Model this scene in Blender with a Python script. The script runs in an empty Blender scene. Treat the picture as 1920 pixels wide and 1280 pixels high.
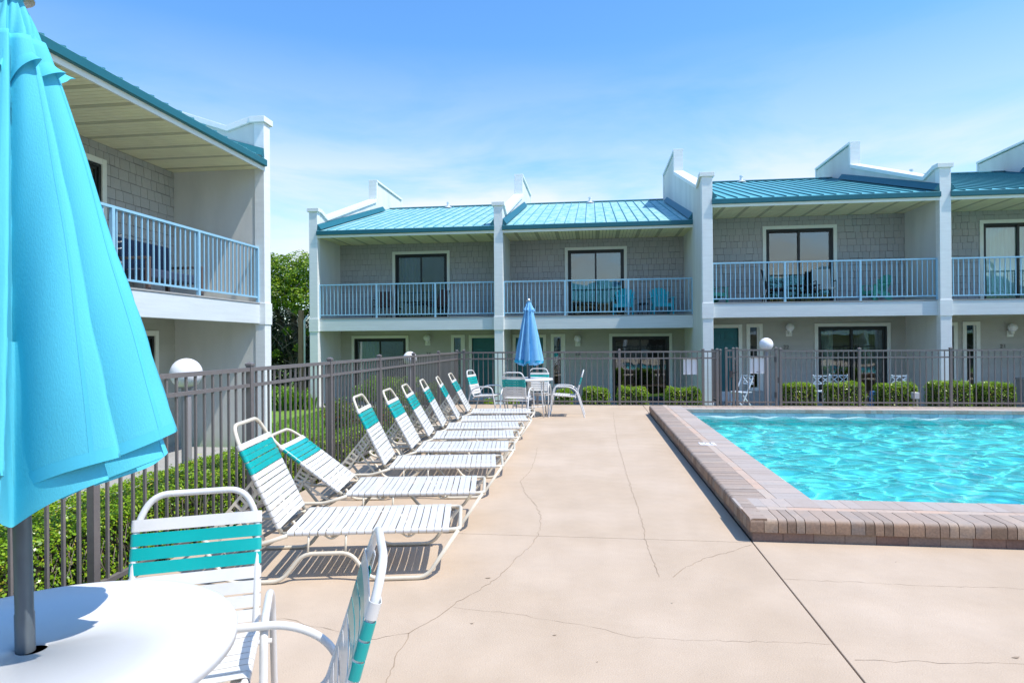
import bpy, math, random
import numpy as np
from mathutils import Matrix, Vector, Quaternion
R = math.radians
sc = bpy.context.scene
COL = sc.collection

# ------------------------------------------------------------------ camera
cd = bpy.data.cameras.new('camera'); cam = bpy.data.objects.new('camera', cd); COL.objects.link(cam); sc.camera = cam
cd.sensor_width = 36; cd.lens = 36 * 1200 / 1920; cd.clip_start = .05; cd.clip_end = 3000
CAMZ = 1.41
YAW, PITCH, ROLL = R(7.13), R(.085), R(.40)
_f = Vector((-math.sin(YAW) * math.cos(PITCH), math.cos(YAW) * math.cos(PITCH), math.sin(PITCH)))
_r = Vector((math.cos(YAW), math.sin(YAW), 0)); _u = _r.cross(_f)
_c, _s = math.cos(ROLL), math.sin(ROLL)
_r2 = _c * _r - _s * _u; _u2 = _s * _r + _c * _u
cam.matrix_world = Matrix(((_r2.x, _u2.x, -_f.x, 0), (_r2.y, _u2.y, -_f.y, 0), (_r2.z, _u2.z, -_f.z, CAMZ), (0, 0, 0, 1)))

def ground_pt(px, py, z=0.0):
    d = _f + _r2 * ((px - 960) / 1200) - _u2 * ((py - 640) / 1200)
    t = (z - CAMZ) / d.z
    return Vector((d.x * t, d.y * t, z))

# ------------------------------------------------------------------ sky, sun, exposure
SUN = Vector((.54, -.14, 1)).normalized()
w = bpy.data.worlds.new("World"); sc.world = w; w.use_nodes = True
nt = w.node_tree; N = nt.nodes; L = nt.links
bg = N['Background']
sky = N.new('ShaderNodeTexSky'); sky.sky_type = 'NISHITA'; sky.sun_disc = False
sky.sun_elevation = math.asin(SUN.z); sky.sun_rotation = math.atan2(SUN.x, SUN.y)
sky.air_density = 1.0; sky.dust_density = .25; sky.ozone_density = 4.5; sky.altitude = 0
tc = N.new('ShaderNodeTexCoord'); mp = N.new('ShaderNodeMapping'); mp.inputs['Scale'].default_value = (1.0, 1.0, 3.4)
mp.inputs['Location'].default_value = (.15, .75, .6)
nz = N.new('ShaderNodeTexNoise'); nz.inputs['Scale'].default_value = 2.4; nz.inputs['Detail'].default_value = 7; nz.inputs['Roughness'].default_value = .55
nz.inputs['Distortion'].default_value = .35
L.new(tc.outputs['Generated'], mp.inputs['Vector']); L.new(mp.outputs[0], nz.inputs['Vector'])
cr = N.new('ShaderNodeValToRGB'); cr.color_ramp.elements[0].position = .33; cr.color_ramp.elements[1].position = .56
L.new(nz.outputs[0], cr.inputs[0])
sep = N.new('ShaderNodeSeparateXYZ'); L.new(tc.outputs['Generated'], sep.inputs[0])
em = N.new('ShaderNodeValToRGB'); e = em.color_ramp.elements
e[0].position = 0.0; e[0].color = (1, 1, 1, 1); e[1].position = .42; e[1].color = (0, 0, 0, 1)
e2 = e.new(.21); e2.color = (1, 1, 1, 1); e3 = e.new(.30); e3.color = (.30, .30, .30, 1)
L.new(sep.outputs['Z'], em.inputs[0])
mul = N.new('ShaderNodeMath'); mul.operation = 'MULTIPLY'; L.new(cr.outputs[0], mul.inputs[0]); L.new(em.outputs[0], mul.inputs[1])
# thin veil of haze low down
veil = N.new('ShaderNodeValToRGB'); e = veil.color_ramp.elements
e[0].position = 0; e[0].color = (.30, .30, .30, 1); e[1].position = .5; e[1].color = (0, 0, 0, 1); ev = e.new(.25); ev.color = (.14, .14, .14, 1)
e[1].color = (.0, .0, .0, 1); et = e.new(.6); et.color = (.05, .05, .05, 1)
L.new(sep.outputs['Z'], veil.inputs[0])
mx0 = N.new('ShaderNodeMath'); mx0.operation = 'MAXIMUM'; L.new(mul.outputs[0], mx0.inputs[0]); L.new(veil.outputs[0], mx0.inputs[1])
tint = N.new('ShaderNodeHueSaturation'); tint.inputs['Hue'].default_value = .5; tint.inputs['Saturation'].default_value = 1.19; tint.inputs['Value'].default_value = 2.42
L.new(sky.outputs[0], tint.inputs['Color'])
mx = N.new('ShaderNodeMixRGB'); L.new(mx0.outputs[0], mx.inputs['Fac']); L.new(tint.outputs[0], mx.inputs['Color1'])
mx.inputs['Color2'].default_value = (7.7, 8.3, 8.9, 1)
L.new(mx.outputs[0], bg.inputs['Color']); bg.inputs['Strength'].default_value = .10
sl = bpy.data.lights.new('sun', 'SUN'); sl.energy = 4.5; sl.angle = R(.53); sl.color = (1, .94, .85)
so = bpy.data.objects.new('sun', sl); COL.objects.link(so); so.rotation_euler = SUN.to_track_quat('Z', 'Y').to_euler()
so.location = (0, 0, 30); sl.cycles.is_caustics_light = True
vs = sc.view_settings; vs.view_transform = 'Standard'; vs.look = 'None'; vs.exposure = .25; vs.gamma = 1
sc.cycles.use_denoising = True
sc.cycles.max_bounces = 8; sc.cycles.transparent_max_bounces = 16
sc.cycles.sample_clamp_indirect = 8

# ------------------------------------------------------------------ helpers
rng = np.random.default_rng(7); rnd = random.Random(5)

class MB:
    def __init__(s): s.v = []; s.f = []; s.n = 0; s.a = []
    def add(s, vs_, fs_, M=None):
        vs_ = [Vector(p) for p in vs_]
        if M is not None: vs_ = [M @ p for p in vs_]
        b = s.n; s.v += [tuple(p) for p in vs_]; s.n += len(vs_)
        s.f += [tuple(b + i for i in q) for q in fs_]
        return s
    def box(s, x0, x1, y0, y1, z0, z1, M=None):
        return s.add([(x0, y0, z0), (x1, y0, z0), (x1, y1, z0), (x0, y1, z0), (x0, y0, z1), (x1, y0, z1), (x1, y1, z1), (x0, y1, z1)],
                     [(3, 2, 1, 0), (4, 5, 6, 7), (0, 1, 5, 4), (1, 2, 6, 5), (2, 3, 7, 6), (3, 0, 4, 7)], M)
    def beam(s, a, b, wx, wz, up=(0, 0, 1)):
        a = Vector(a); b = Vector(b); d = b - a; l = d.length; d.normalize()
        side = d.cross(Vector(up))
        if side.length < 1e-4: side = d.cross(Vector((1, 0, 0)))
        side.normalize(); u = side.cross(d)
        M = Matrix(((d.x, side.x, u.x, a.x), (d.y, side.y, u.y, a.y), (d.z, side.z, u.z, a.z), (0, 0, 0, 1)))
        return s.box(0, l, -wx / 2, wx / 2, -wz / 2, wz / 2, M)
    def tube(s, pts, r, n=10, caps=True, M=None, closed=False):
        pts = [Vector(p) for p in pts]; k = len(pts)
        rs = r if isinstance(r, (list, tuple)) else [r] * k
        T = []
        for i in range(k):
            a = pts[i - 1] if (i > 0 or closed) else pts[i]; b = pts[(i + 1) % k] if (i < k - 1 or closed) else pts[i]
            T.append((b - a).normalized())
        ref = Vector((0, 0, 1)) if abs(T[0].z) < .9 else Vector((1, 0, 0))
        nrm = (ref - T[0] * ref.dot(T[0])).normalized()
        vs_ = []; 
        for i in range(k):
            if i > 0:
                q = T[i - 1].rotation_difference(T[i]); nrm = q @ nrm
                nrm = (nrm - T[i] * nrm.dot(T[i])).normalized()
            bn = T[i].cross(nrm)
            for j in range(n):
                a = 2 * math.pi * j / n
                vs_.append(pts[i] + (nrm * math.cos(a) + bn * math.sin(a)) * rs[i])
        fs_ = []
        for i in range(k if closed else k - 1):
            i2 = (i + 1) % k
            for j in range(n):
                fs_.append((i * n + j, i * n + (j + 1) % n, i2 * n + (j + 1) % n, i2 * n + j))
        if caps and not closed:
            fs_.append(tuple(range(n - 1, -1, -1))); fs_.append(tuple((k - 1) * n + j for j in range(n)))
        return s.add(vs_, fs_, M)
    def lathe(s, prof, c=(0, 0, 0), n=24, M=None):
        vs_ = []; fs_ = []; k = len(prof)
        for r, z in prof:
            for j in range(n):
                a = 2 * math.pi * j / n; vs_.append((c[0] + r * math.cos(a), c[1] + r * math.sin(a), c[2] + z))
        for i in range(k - 1):
            for j in range(n):
                fs_.append((i * n + j, i * n + (j + 1) % n, (i + 1) * n + (j + 1) % n, (i + 1) * n + j))
        if prof[0][0] > 1e-5: fs_.append(tuple(range(n - 1, -1, -1)))
        if prof[-1][0] > 1e-5: fs_.append(tuple((k - 1) * n + j for j in range(n)))
        return s.add(vs_, fs_, M)
    def prism(s, poly, a0, a1, axis='x', M=None):
        k = len(poly); vs_ = []
        for a in (a0, a1):
            for p, q in poly:
                vs_.append({'x': (a, p, q), 'y': (p, a, q), 'z': (p, q, a)}[axis])
        fs_ = [tuple(range(k)), tuple(range(2 * k - 1, k - 1, -1))] + [(i, i + k, (i + 1) % k + k, (i + 1) % k) for i in range(k)]
        return s.add(vs_, fs_, M)
    def build(s, name, m, parent=None, smooth=False, bevel=0, recalc=True, M=None):
        me = bpy.data.meshes.new(name); me.from_pydata(s.v, [], s.f)
        if recalc:
            import bmesh
            b = bmesh.new(); b.from_mesh(me); bmesh.ops.recalc_face_normals(b, faces=b.faces); b.to_mesh(me); b.free()
        return finish(me, name, m, parent, smooth, bevel)

def finish(me, name, m, parent=None, smooth=False, bevel=0):
    me.materials.append(m)
    o = bpy.data.objects.new(name, me); COL.objects.link(o)
    if smooth:
        me.polygons.foreach_set('use_smooth', [True] * len(me.polygons))
        if smooth != 'all':
            me.set_sharp_from_angle(angle=R(40))
    if bevel:
        md = o.modifiers.new('bevel', 'BEVEL'); md.width = bevel; md.segments = 2; md.limit_method = 'ANGLE'; md.angle_limit = R(50)
    if parent is not None: o.parent = parent
    return o

def np_mesh(name, V, F, m, parent=None, smooth=False):
    V = np.asarray(V, dtype=np.float32).reshape(-1, 3); F = np.asarray(F, dtype=np.int32)
    me = bpy.data.meshes.new(name); me.vertices.add(len(V)); me.vertices.foreach_set('co', V.ravel())
    k = F.shape[1]; me.loops.add(F.size); me.loops.foreach_set('vertex_index', F.ravel())
    me.polygons.add(len(F)); me.polygons.foreach_set('loop_start', np.arange(0, F.size, k, dtype=np.int32))
    me.polygons.foreach_set('loop_total', np.full(len(F), k, dtype=np.int32))
    me.update(calc_edges=True); me.validate()
    return finish(me, name, m, parent, 'all' if smooth else False)

def tag(o, label=None, cat=None, group=None, kind=None):
    if label: o['label'] = label
    if cat: o['category'] = cat
    if group: o['group'] = group
    if kind: o['kind'] = kind
    return o
def thing(name, label, cat, loc=(0, 0, 0), rz=0, group=None):
    o = bpy.data.objects.new(name, None); COL.objects.link(o); o.location = loc; o.rotation_euler = (0, 0, rz)
    o.empty_display_size = .2
    return tag(o, label, cat, group)
def copy_tree(o, parent=None):
    c = o.copy(); COL.objects.link(c); c.parent = parent
    for ch in list(o.children): copy_tree(ch, c)
    return c
def fillet(pts, rad, seg=6):
    pts = [Vector(p) for p in pts]; out = [pts[0]]
    for i in range(1, len(pts) - 1):
        a, b, c = pts[i - 1], pts[i], pts[i + 1]
        d1 = (a - b); d2 = (c - b); l = min(rad, d1.length * .48, d2.length * .48)
        p, q = b + d1.normalized() * l, b + d2.normalized() * l
        for k in range(seg + 1):
            t = k / seg; out.append(p * (1 - t) ** 2 + b * 2 * t * (1 - t) + q * t * t)
    out.append(pts[-1]); return out

# ------------------------------------------------------------------ materials
MATS = {}
def mat(name, col, rough=.5, var=.06, vscale=6., bump=.0, bscale=60., metal=0., spec=.5, island=0., col2=None, c2scale=2., c2pos=(.5, .65),
        transl=0., stretch=(1, 1, 1), coat=0.):
    if name in MATS: return MATS[name]
    m = bpy.data.materials.new(name); m.use_nodes = True; t = m.node_tree; n = t.nodes; l = t.links
    b = n['Principled BSDF']; out = n['Material Output']
    b.inputs['Roughness'].default_value = rough; b.inputs['Metallic'].default_value = metal
    b.inputs['Specular IOR Level'].default_value = spec
    if coat: b.inputs['Coat Weight'].default_value = coat; b.inputs['Coat Roughness'].default_value = .08
    tcx = n.new('ShaderNodeTexCoord'); mpx = n.new('ShaderNodeMapping'); mpx.inputs['Scale'].default_value = stretch
    l.new(tcx.outputs['Object'], mpx.inputs[0])
    no = n.new('ShaderNodeTexNoise'); no.inputs['Scale'].default_value = vscale; no.inputs['Detail'].default_value = 6; no.inputs['Roughness'].default_value = .6
    l.new(mpx.outputs[0], no.inputs['Vector'])
    mr = n.new('ShaderNodeMapRange'); mr.inputs['From Min'].default_value = .3; mr.inputs['From Max'].default_value = .7
    mr.inputs['To Min'].default_value = 1 - var; mr.inputs['To Max'].default_value = 1 + var
    l.new(no.outputs[0], mr.inputs[0])
    val = mr.outputs[0]
    if island:
        ge = n.new('ShaderNodeNewGeometry'); mr2 = n.new('ShaderNodeMapRange'); mr2.inputs['To Min'].default_value = 1 - island; mr2.inputs['To Max'].default_value = 1 + island
        l.new(ge.outputs['Random Per Island'], mr2.inputs[0]); mu = n.new('ShaderNodeMath'); mu.operation = 'MULTIPLY'
        l.new(val, mu.inputs[0]); l.new(mr2.outputs[0], mu.inputs[1]); val = mu.outputs[0]
    base = None
    if col2 is not None:
        n2 = n.new('ShaderNodeTexNoise'); n2.inputs['Scale'].default_value = c2scale; n2.inputs['Detail'].default_value = 8; n2.inputs['Roughness'].default_value = .62
        l.new(mpx.outputs[0], n2.inputs['Vector'])
        r2 = n.new('ShaderNodeValToRGB'); r2.color_ramp.elements[0].position = c2pos[0]; r2.color_ramp.elements[1].position = c2pos[1]
        r2.color_ramp.elements[0].color = (*col, 1); r2.color_ramp.elements[1].color = (*col2, 1)
        l.new(n2.outputs[0], r2.inputs[0]); base = r2.outputs[0]
    vm = n.new('ShaderNodeVectorMath'); vm.operation = 'SCALE'
    if base is not None: l.new(base, vm.inputs[0])
    else: vm.inputs[0].default_value = col
    l.new(val, vm.inputs['Scale']); l.new(vm.outputs[0], b.inputs['Base Color'])
    if bump:
        nb = n.new('ShaderNodeTexNoise'); nb.inputs['Scale'].default_value = bscale; nb.inputs['Detail'].default_value = 5
        l.new(mpx.outputs[0], nb.inputs['Vector']); bp = n.new('ShaderNodeBump'); bp.inputs['Strength'].default_value = bump; bp.inputs['Distance'].default_value = .01
        l.new(nb.outputs[0], bp.inputs['Height']); l.new(bp.outputs[0], b.inputs['Normal'])
    if transl:
        tr = n.new('ShaderNodeBsdfTranslucent'); l.new(vm.outputs[0], tr.inputs['Color']); ms = n.new('ShaderNodeMixShader'); ms.inputs[0].default_value = transl
        l.new(b.outputs[0], ms.inputs[1]); l.new(tr.outputs[0], ms.inputs[2]); l.new(ms.outputs[0], out.inputs['Surface'])
    MATS[name] = m
    return m

def leaf_mat(name, stops, transl=.35, rough=.42):
    m = bpy.data.materials.new(name); m.use_nodes = True; t = m.node_tree; n = t.nodes; l = t.links
    b = n['Principled BSDF']; out = n['Material Output']; b.inputs['Roughness'].default_value = rough
    ge = n.new('ShaderNodeNewGeometry'); r = n.new('ShaderNodeValToRGB'); r.color_ramp.elements[0].color = (*stops[0][1], 1); r.color_ramp.elements[0].position = stops[0][0]
    r.color_ramp.elements[1].color = (*stops[-1][1], 1); r.color_ramp.elements[1].position = stops[-1][0]
    for p, c in stops[1:-1]:
        q = r.color_ramp.elements.new(p); q.color = (*c, 1)
    l.new(ge.outputs['Random Per Island'], r.inputs[0]); l.new(r.outputs[0], b.inputs['Base Color'])
    tr = n.new('ShaderNodeBsdfTranslucent'); l.new(r.outputs[0], tr.inputs['Color']); ms = n.new('ShaderNodeMixShader'); ms.inputs[0].default_value = transl
    l.new(b.outputs[0], ms.inputs[1]); l.new(tr.outputs[0], ms.inputs[2]); l.new(ms.outputs[0], out.inputs['Surface'])
    return m

M_stucco = mat('pale_stucco', (.68, .69, .655), .85, var=.07, vscale=1.3, bump=.25, bscale=90, col2=(.59, .61, .575), c2scale=1.1, c2pos=(.45, .75), stretch=(1, 1, .3))
M_trimwall = mat('white_trim_paint', (.78, .81, .80), .6, var=.05, vscale=2.5, bump=.12, bscale=30, stretch=(1, 1, 6))
M_cream = mat('cream_trim_paint', (.78, .80, .73), .55, var=.04)
M_band = mat('balcony_band_paint', (.66, .71, .72), .6, var=.06, vscale=2, bump=.2, bscale=25, stretch=(.5, .5, 8))
M_gap = mat('shadow_gap_board', (.19, .19, .185), .9)  # dark backing colour stands in for shade lines between the shingles
M_shingle = mat('grey_shingle', (.41, .405, .395), .8, var=.05, vscale=30, island=.045, bump=.2, bscale=80)
M_siding = mat('grey_siding', (.46, .455, .41), .75, var=.04, vscale=5, island=.04)
M_ceiling = mat('porch_ceiling', (.50, .52, .42), .8)
M_soffit = mat('cream_soffit', (.86, .83, .54), .6, var=.05, vscale=3, island=.03)
M_vent = mat('soffit_vent_strip', (.55, .53, .34), .7)
M_teal = mat('teal_metal', (.008, .125, .16), .45, var=.06)
M_roof = mat('weathered_teal_roof', (.17, .44, .48), .6, var=.06, vscale=2.5, col2=(.36, .59, .62), c2scale=2.8, c2pos=(.38, .60), stretch=(1.8, 1.0, 1), bump=.06, bscale=8)
M_roof2 = mat('teal_roof_sheet', (.10, .41, .46), .38, var=.08, vscale=2.5, col2=(.14, .46, .53), c2scale=1.6, c2pos=(.45, .7), stretch=(1, .3, 1), bump=.05, bscale=8)
M_rail = mat('light_blue_rail_paint', (.30, .55, .72), .4, var=.05, vscale=20)
M_door = mat('teal_door_paint', (.012, .15, .17), .38, var=.05)
M_dark = mat('dark_bronze_frame', (.012, .016, .016), .4)
M_interior = mat('dim_interior', (.05, .055, .06), .9)
M_brass = mat('door_hardware', (.5, .48, .42), .3, metal=1)
M_curtd = mat('dark_blue_curtain', (.05, .09, .13), .9, var=.2, vscale=10, stretch=(8, 8, .2))
M_curt = mat('grey_curtain', (.50, .51, .48), .9, var=.15, vscale=10, stretch=(8, 8, .2))
M_curtg = mat('pale_green_curtain', (.80, .90, .84), .9, var=.12, vscale=9, stretch=(8, 8, .2))
M_fence = mat('bronze_fence_paint', (.165, .15, .145), .42, var=.08, vscale=25, island=.05)
M_deck = mat('tan_concrete', (.472, .367, .265), .85, var=.05, vscale=3.5, bump=.25, bscale=120, col2=(.53, .423, .32), c2scale=.9, c2pos=(.42, .68))
M_joint = mat('joint_dirt', (.10, .075, .055), .95)
M_crack = mat('crack_brown', (.31, .23, .16), .95)  # brown of the crack lines, shared with the leaf litter
M_slab = mat('grey_slab', (.36, .36, .35), .85, var=.08, vscale=3)
M_grass = mat('lawn_green', (.14, .27, .025), .9, var=.25, vscale=14, col2=(.21, .33, .04), c2scale=3, bump=.6, bscale=50)
M_soil = mat('brown_mulch', (.09, .06, .04), .95, var=.3, vscale=30, bump=.6, bscale=40)
M_strapw = mat('white_vinyl_strap', (.70, .695, .67), .35, var=.035, vscale=14, island=.03, coat=.2)
M_strapt = mat('teal_vinyl_strap', (.0, .37, .35), .3, var=.04, vscale=14, coat=.25)
M_frameC = mat('cream_enamel_tube', (.66, .60, .48), .35, var=.04, vscale=20, coat=.2)
M_frameW = mat('white_enamel_tube', (.70, .70, .69), .33, var=.03, vscale=20, coat=.2)
M_rackdark = mat('underside_rail', (.30, .29, .26), .5)
M_table = mat('white_fibreglass', (.78, .78, .78), .32, var=.015, vscale=8, coat=.15)
M_fab1 = mat('aqua_canvas', (.095, .575, .73), .8, var=.07, vscale=5, stretch=(1, 1, .3), bump=.12, bscale=400, transl=.12)
M_fab2 = mat('sky_blue_canvas', (.24, .57, .86), .75, var=.05, vscale=12, bump=.1, bscale=300, transl=.15)
M_trimfab = mat('bright_blue_edging', (.02, .42, .65), .75)
M_pole = mat('grey_pole', (.11, .13, .145), .38, var=.2, vscale=25, metal=.3, stretch=(1, 1, .25))
M_chrome = mat('bright_metal', (.7, .7, .72), .25, metal=1)
M_globe = mat('white_acrylic_globe', (.86, .86, .88), .18, var=.01)
M_lamppost = mat('taupe_lamp_post', (.30, .29, .30), .5)
M_white = mat('white_board', (.82, .83, .86), .5, var=.02)
M_adir = mat('turquoise_plastic', (.01, .52, .62), .4)
M_green = mat('mint_plastic', (.09, .42, .30), .45)
M_black = mat('dark_wicker', (.022, .02, .022), .6, var=.2, vscale=30)
M_sling = mat('brown_sling', (.10, .055, .05), .8)
M_beige = mat('beige_cushion', (.52, .50, .44), .9)
M_folding = mat('pale_blue_paint', (.58, .68, .78), .5)
M_wood = mat('weathered_wood', (.34, .20, .12), .85, var=.2, vscale=12, stretch=(4, 4, .5), bump=.4, bscale=30)
M_pvc = mat('white_pipe', (.75, .77, .80), .4)
M_bluest = mat('blue_ceramic', (.05, .22, .62), .35)
M_bark = mat('bark', (.12, .095, .075), .9, var=.25, vscale=18, bump=.6, bscale=20)
M_twig = mat('dead_twigs', (.25, .21, .17), .9, var=.2)
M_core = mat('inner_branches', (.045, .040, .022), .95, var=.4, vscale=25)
M_ink = mat('dark_marking', (.04, .04, .045), .6)
M_box = mat('grey_utility_box', (.62, .64, .64), .5)

def glass_mat():
    m = bpy.data.materials.new('window_glass'); m.use_nodes = True; t = m.node_tree; n = t.nodes; l = t.links
    n.remove(n['Principled BSDF']); out = n['Material Output']
    g = n.new('ShaderNodeBsdfGlossy'); g.inputs['Roughness'].default_value = .015; g.inputs['Color'].default_value = (.9, .95, .95, 1)
    tr = n.new('ShaderNodeBsdfTransparent'); tr.inputs['Color'].default_value = (.82, .90, .88, 1)
    fr = n.new('ShaderNodeFresnel'); fr.inputs['IOR'].default_value = 1.55
    ad = n.new('ShaderNodeMath'); ad.operation = 'MULTIPLY_ADD'; ad.inputs[1].default_value = 1.3; ad.inputs[2].default_value = .07; l.new(fr.outputs[0], ad.inputs[0])
    tcx = n.new('ShaderNodeTexCoord'); no = n.new('ShaderNodeTexNoise'); no.inputs['Scale'].default_value = 1.3; l.new(tcx.outputs['Object'], no.inputs['Vector'])
    bp = n.new('ShaderNodeBump'); bp.inputs['Strength'].default_value = .06; bp.inputs['Distance'].default_value = .05; l.new(no.outputs[0], bp.inputs['Height']); l.new(bp.outputs[0], g.inputs['Normal'])
    ms = n.new('ShaderNodeMixShader'); l.new(ad.outputs[0], ms.inputs[0]); l.new(tr.outputs[0], ms.inputs[1]); l.new(g.outputs[0], ms.inputs[2]); l.new(ms.outputs[0], out.inputs['Surface'])
    return m
M_glass = glass_mat()

def paver_mat(name, stops, streak=.12, top=None):
    m = bpy.data.materials.new(name); m.use_nodes = True; t = m.node_tree; n = t.nodes; l = t.links
    b = n['Principled BSDF']; b.inputs['Roughness'].default_value = .8
    ge = n.new('ShaderNodeNewGeometry'); r = n.new('ShaderNodeValToRGB'); el = r.color_ramp.elements
    el[0].position, el[0].color = stops[0][0], (*stops[0][1], 1); el[1].position, el[1].color = stops[-1][0], (*stops[-1][1], 1)
    for p, c in stops[1:-1]: q = el.new(p); q.color = (*c, 1)
    tcx = n.new('ShaderNodeTexCoord')
    no = n.new('ShaderNodeTexNoise'); no.inputs['Scale'].default_value = 11; no.inputs['Detail'].default_value = 5; l.new(tcx.outputs['Object'], no.inputs['Vector'])
    mm = n.new('ShaderNodeMath'); mm.operation = 'MULTIPLY_ADD'; mm.inputs[1].default_value = .55; mm.inputs[2].default_value = -.27; l.new(no.outputs[0], mm.inputs[0])
    aa = n.new('ShaderNodeMath'); aa.operation = 'ADD'; l.new(ge.outputs['Random Per Island'], aa.inputs[0]); l.new(mm.outputs[0], aa.inputs[1]); l.new(aa.outputs[0], r.inputs[0])
    n2 = n.new('ShaderNodeTexNoise'); n2.inputs['Scale'].default_value = 70; n2.inputs['Detail'].default_value = 4; l.new(tcx.outputs['Object'], n2.inputs['Vector'])
    mr = n.new('ShaderNodeMapRange'); mr.inputs['From Min'].default_value = .3; mr.inputs['From Max'].default_value = .7; mr.inputs['To Min'].default_value = 1 - streak; mr.inputs['To Max'].default_value = 1 + streak
    l.new(n2.outputs[0], mr.inputs[0]); vm = n.new('ShaderNodeVectorMath'); vm.operation = 'SCALE'; l.new(r.outputs[0], vm.inputs[0]); l.new(mr.outputs[0], vm.inputs['Scale']); l.new(vm.outputs[0], b.inputs['Base Color'])
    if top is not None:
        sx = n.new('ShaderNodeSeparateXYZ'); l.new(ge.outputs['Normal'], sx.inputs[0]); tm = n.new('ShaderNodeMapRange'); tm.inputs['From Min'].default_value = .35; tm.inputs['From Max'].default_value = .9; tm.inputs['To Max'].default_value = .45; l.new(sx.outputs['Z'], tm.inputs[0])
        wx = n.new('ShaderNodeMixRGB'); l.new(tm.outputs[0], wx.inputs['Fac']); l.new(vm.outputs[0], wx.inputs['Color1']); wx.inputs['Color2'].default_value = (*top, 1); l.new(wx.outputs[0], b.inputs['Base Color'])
    bp = n.new('ShaderNodeBump'); bp.inputs['Strength'].default_value = .35; bp.inputs['Distance'].default_value = .004; l.new(n2.outputs[0], bp.inputs['Height']); l.new(bp.outputs[0], b.inputs['Normal'])
    return m
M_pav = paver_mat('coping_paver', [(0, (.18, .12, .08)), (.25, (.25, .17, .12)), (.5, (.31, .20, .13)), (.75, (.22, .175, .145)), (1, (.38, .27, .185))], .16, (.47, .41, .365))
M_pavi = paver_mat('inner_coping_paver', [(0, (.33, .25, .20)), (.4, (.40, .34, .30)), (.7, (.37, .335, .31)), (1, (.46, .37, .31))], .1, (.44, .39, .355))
M_pavl = paver_mat('pale_peach_paver', [(0, (.48, .35, .27)), (.5, (.46, .39, .33)), (1, (.52, .37, .28))], .06)
M_pavd = paver_mat('rust_base_paver', [(0, (.16, .10, .08)), (.4, (.26, .165, .125)), (.7, (.21, .155, .13)), (1, (.29, .22, .17))])
M_tile = paver_mat('grey_blue_pool_tile', [(0, (.26, .40, .46)), (.5, (.34, .48, .54)), (1, (.44, .57, .62))], .1)

# ------------------------------------------------------------------ pool
XF, YB = -3.07, 14.38                 # lines of the two fences
PX0, PX1, PY0, PY1 = 1.67, 15.5, 5.26, 12.08     # water basin
OX0, OX1, OY0, OY1 = 1.09, 16.1, 4.66, 12.66     # outside of the coping
CZ = .165
def pool():
    m = mat('pool_plaster', (.10, .74, .74), .6, var=.05, vscale=2)
    zb = -1.0; t = .15
    b = MB()
    b.add([(PX0, PY0, zb), (PX1, PY0, zb), (PX1, PY1, zb), (PX0, PY1, zb), (PX0, PY0, -.06), (PX1, PY0, -.06), (PX1, PY1, -.06), (PX0, PY1, -.06)],
          [(0, 1, 2, 3), (0, 4, 5, 1), (2, 6, 7, 3), (3, 7, 4, 0), (1, 5, 6, 2)])
    o = b.build('pool_basin', m, recalc=False); tag(o, kind='structure'); o.cycles.is_caustics_receiver = True
    nx, ny = 520, 256
    X, Y = np.meshgrid(np.linspace(PX0, PX1, nx), np.linspace(PY0, PY1, ny)); Z = np.zeros_like(X)
    g = np.random.default_rng(4)
    for i in range(70):
        ln = .20 * 2 ** (g.random() * 1.9); k = 2 * math.pi / ln; a = g.random() * 2 * math.pi
        Z += .0052 * ln * g.random() * np.sin(k * (X * math.cos(a) + Y * math.sin(a)) + g.random() * 7)
    V = np.stack([X, Y, Z + .045], -1).reshape(-1, 3); idx = np.arange(nx * ny).reshape(ny, nx)
    F = np.stack([idx[:-1, :-1], idx[:-1, 1:], idx[1:, 1:], idx[1:, :-1]], -1).reshape(-1, 4)
    wm = bpy.data.materials.new('pool_water'); wm.use_nodes = True; p = wm.node_tree.nodes['Principled BSDF']
    p.inputs['Transmission Weight'].default_value = 1; p.inputs['Roughness'].default_value = 0; p.inputs['IOR'].default_value = 1.33
    p.inputs['Base Color'].default_value = (.86, 1, 1, 1)
    wo = np_mesh('water', V, F, wm, smooth=True); tag(wo, kind='structure'); wo.cycles.is_caustics_caster = True
    lg = MB(); lg.box(PX0, PX0 + .13, PY0, PY1 - .13, -.3, -.035); lg.box(PX0, PX1, PY1 - .13, PY1, -.3, -.036); lo = lg.build('pool_ledge', mat('white_plaster_ledge', (.72, .80, .82), .7)); tag(lo, kind='structure'); lo.cycles.is_caustics_receiver = True
    tb = MB()
    def tiles(x0, y0, dx, dy, L_, n_, z0=-.06, z1=.10, d=.012):
        k = int(L_ / n_)
        for i in range(k):
            a, c = i * n_ + .0015, (i + 1) * n_ - .0015
            xa, ya, xb, yb = x0 + dx * a, y0 + dy * a, x0 + dx * c, y0 + dy * c
            nx_, ny_ = -dy, dx
            xs = sorted((xa, xb + nx_ * d)); ys = sorted((ya, yb + ny_ * d))
            for za, zb_ in ((z0, (z0 + z1) / 2 - .001), ((z0 + z1) / 2 + .001, z1)):
                tb.box(xs[0], xs[1], ys[0], ys[1], za, zb_)
    tiles(PX0, PY1, 1, 0, PX1 - PX0, .15, d=-.012)
    tiles(PX0, PY0, 1, 0, PX1 - PX0, .15)
    tiles(PX0, PY0, 0, 1, PY1 - PY0, .15, d=-.012)
    t_ = tb.build('tile_band', M_tile); return o, wo, t_
pool_basin, water, tile_band = pool()
pc = thing('pool_coping', 'raised rim of brown and grey brick pavers around the turquoise pool', 'pool coping', (0, 0, 0))
tile_band.parent = pc
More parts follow.
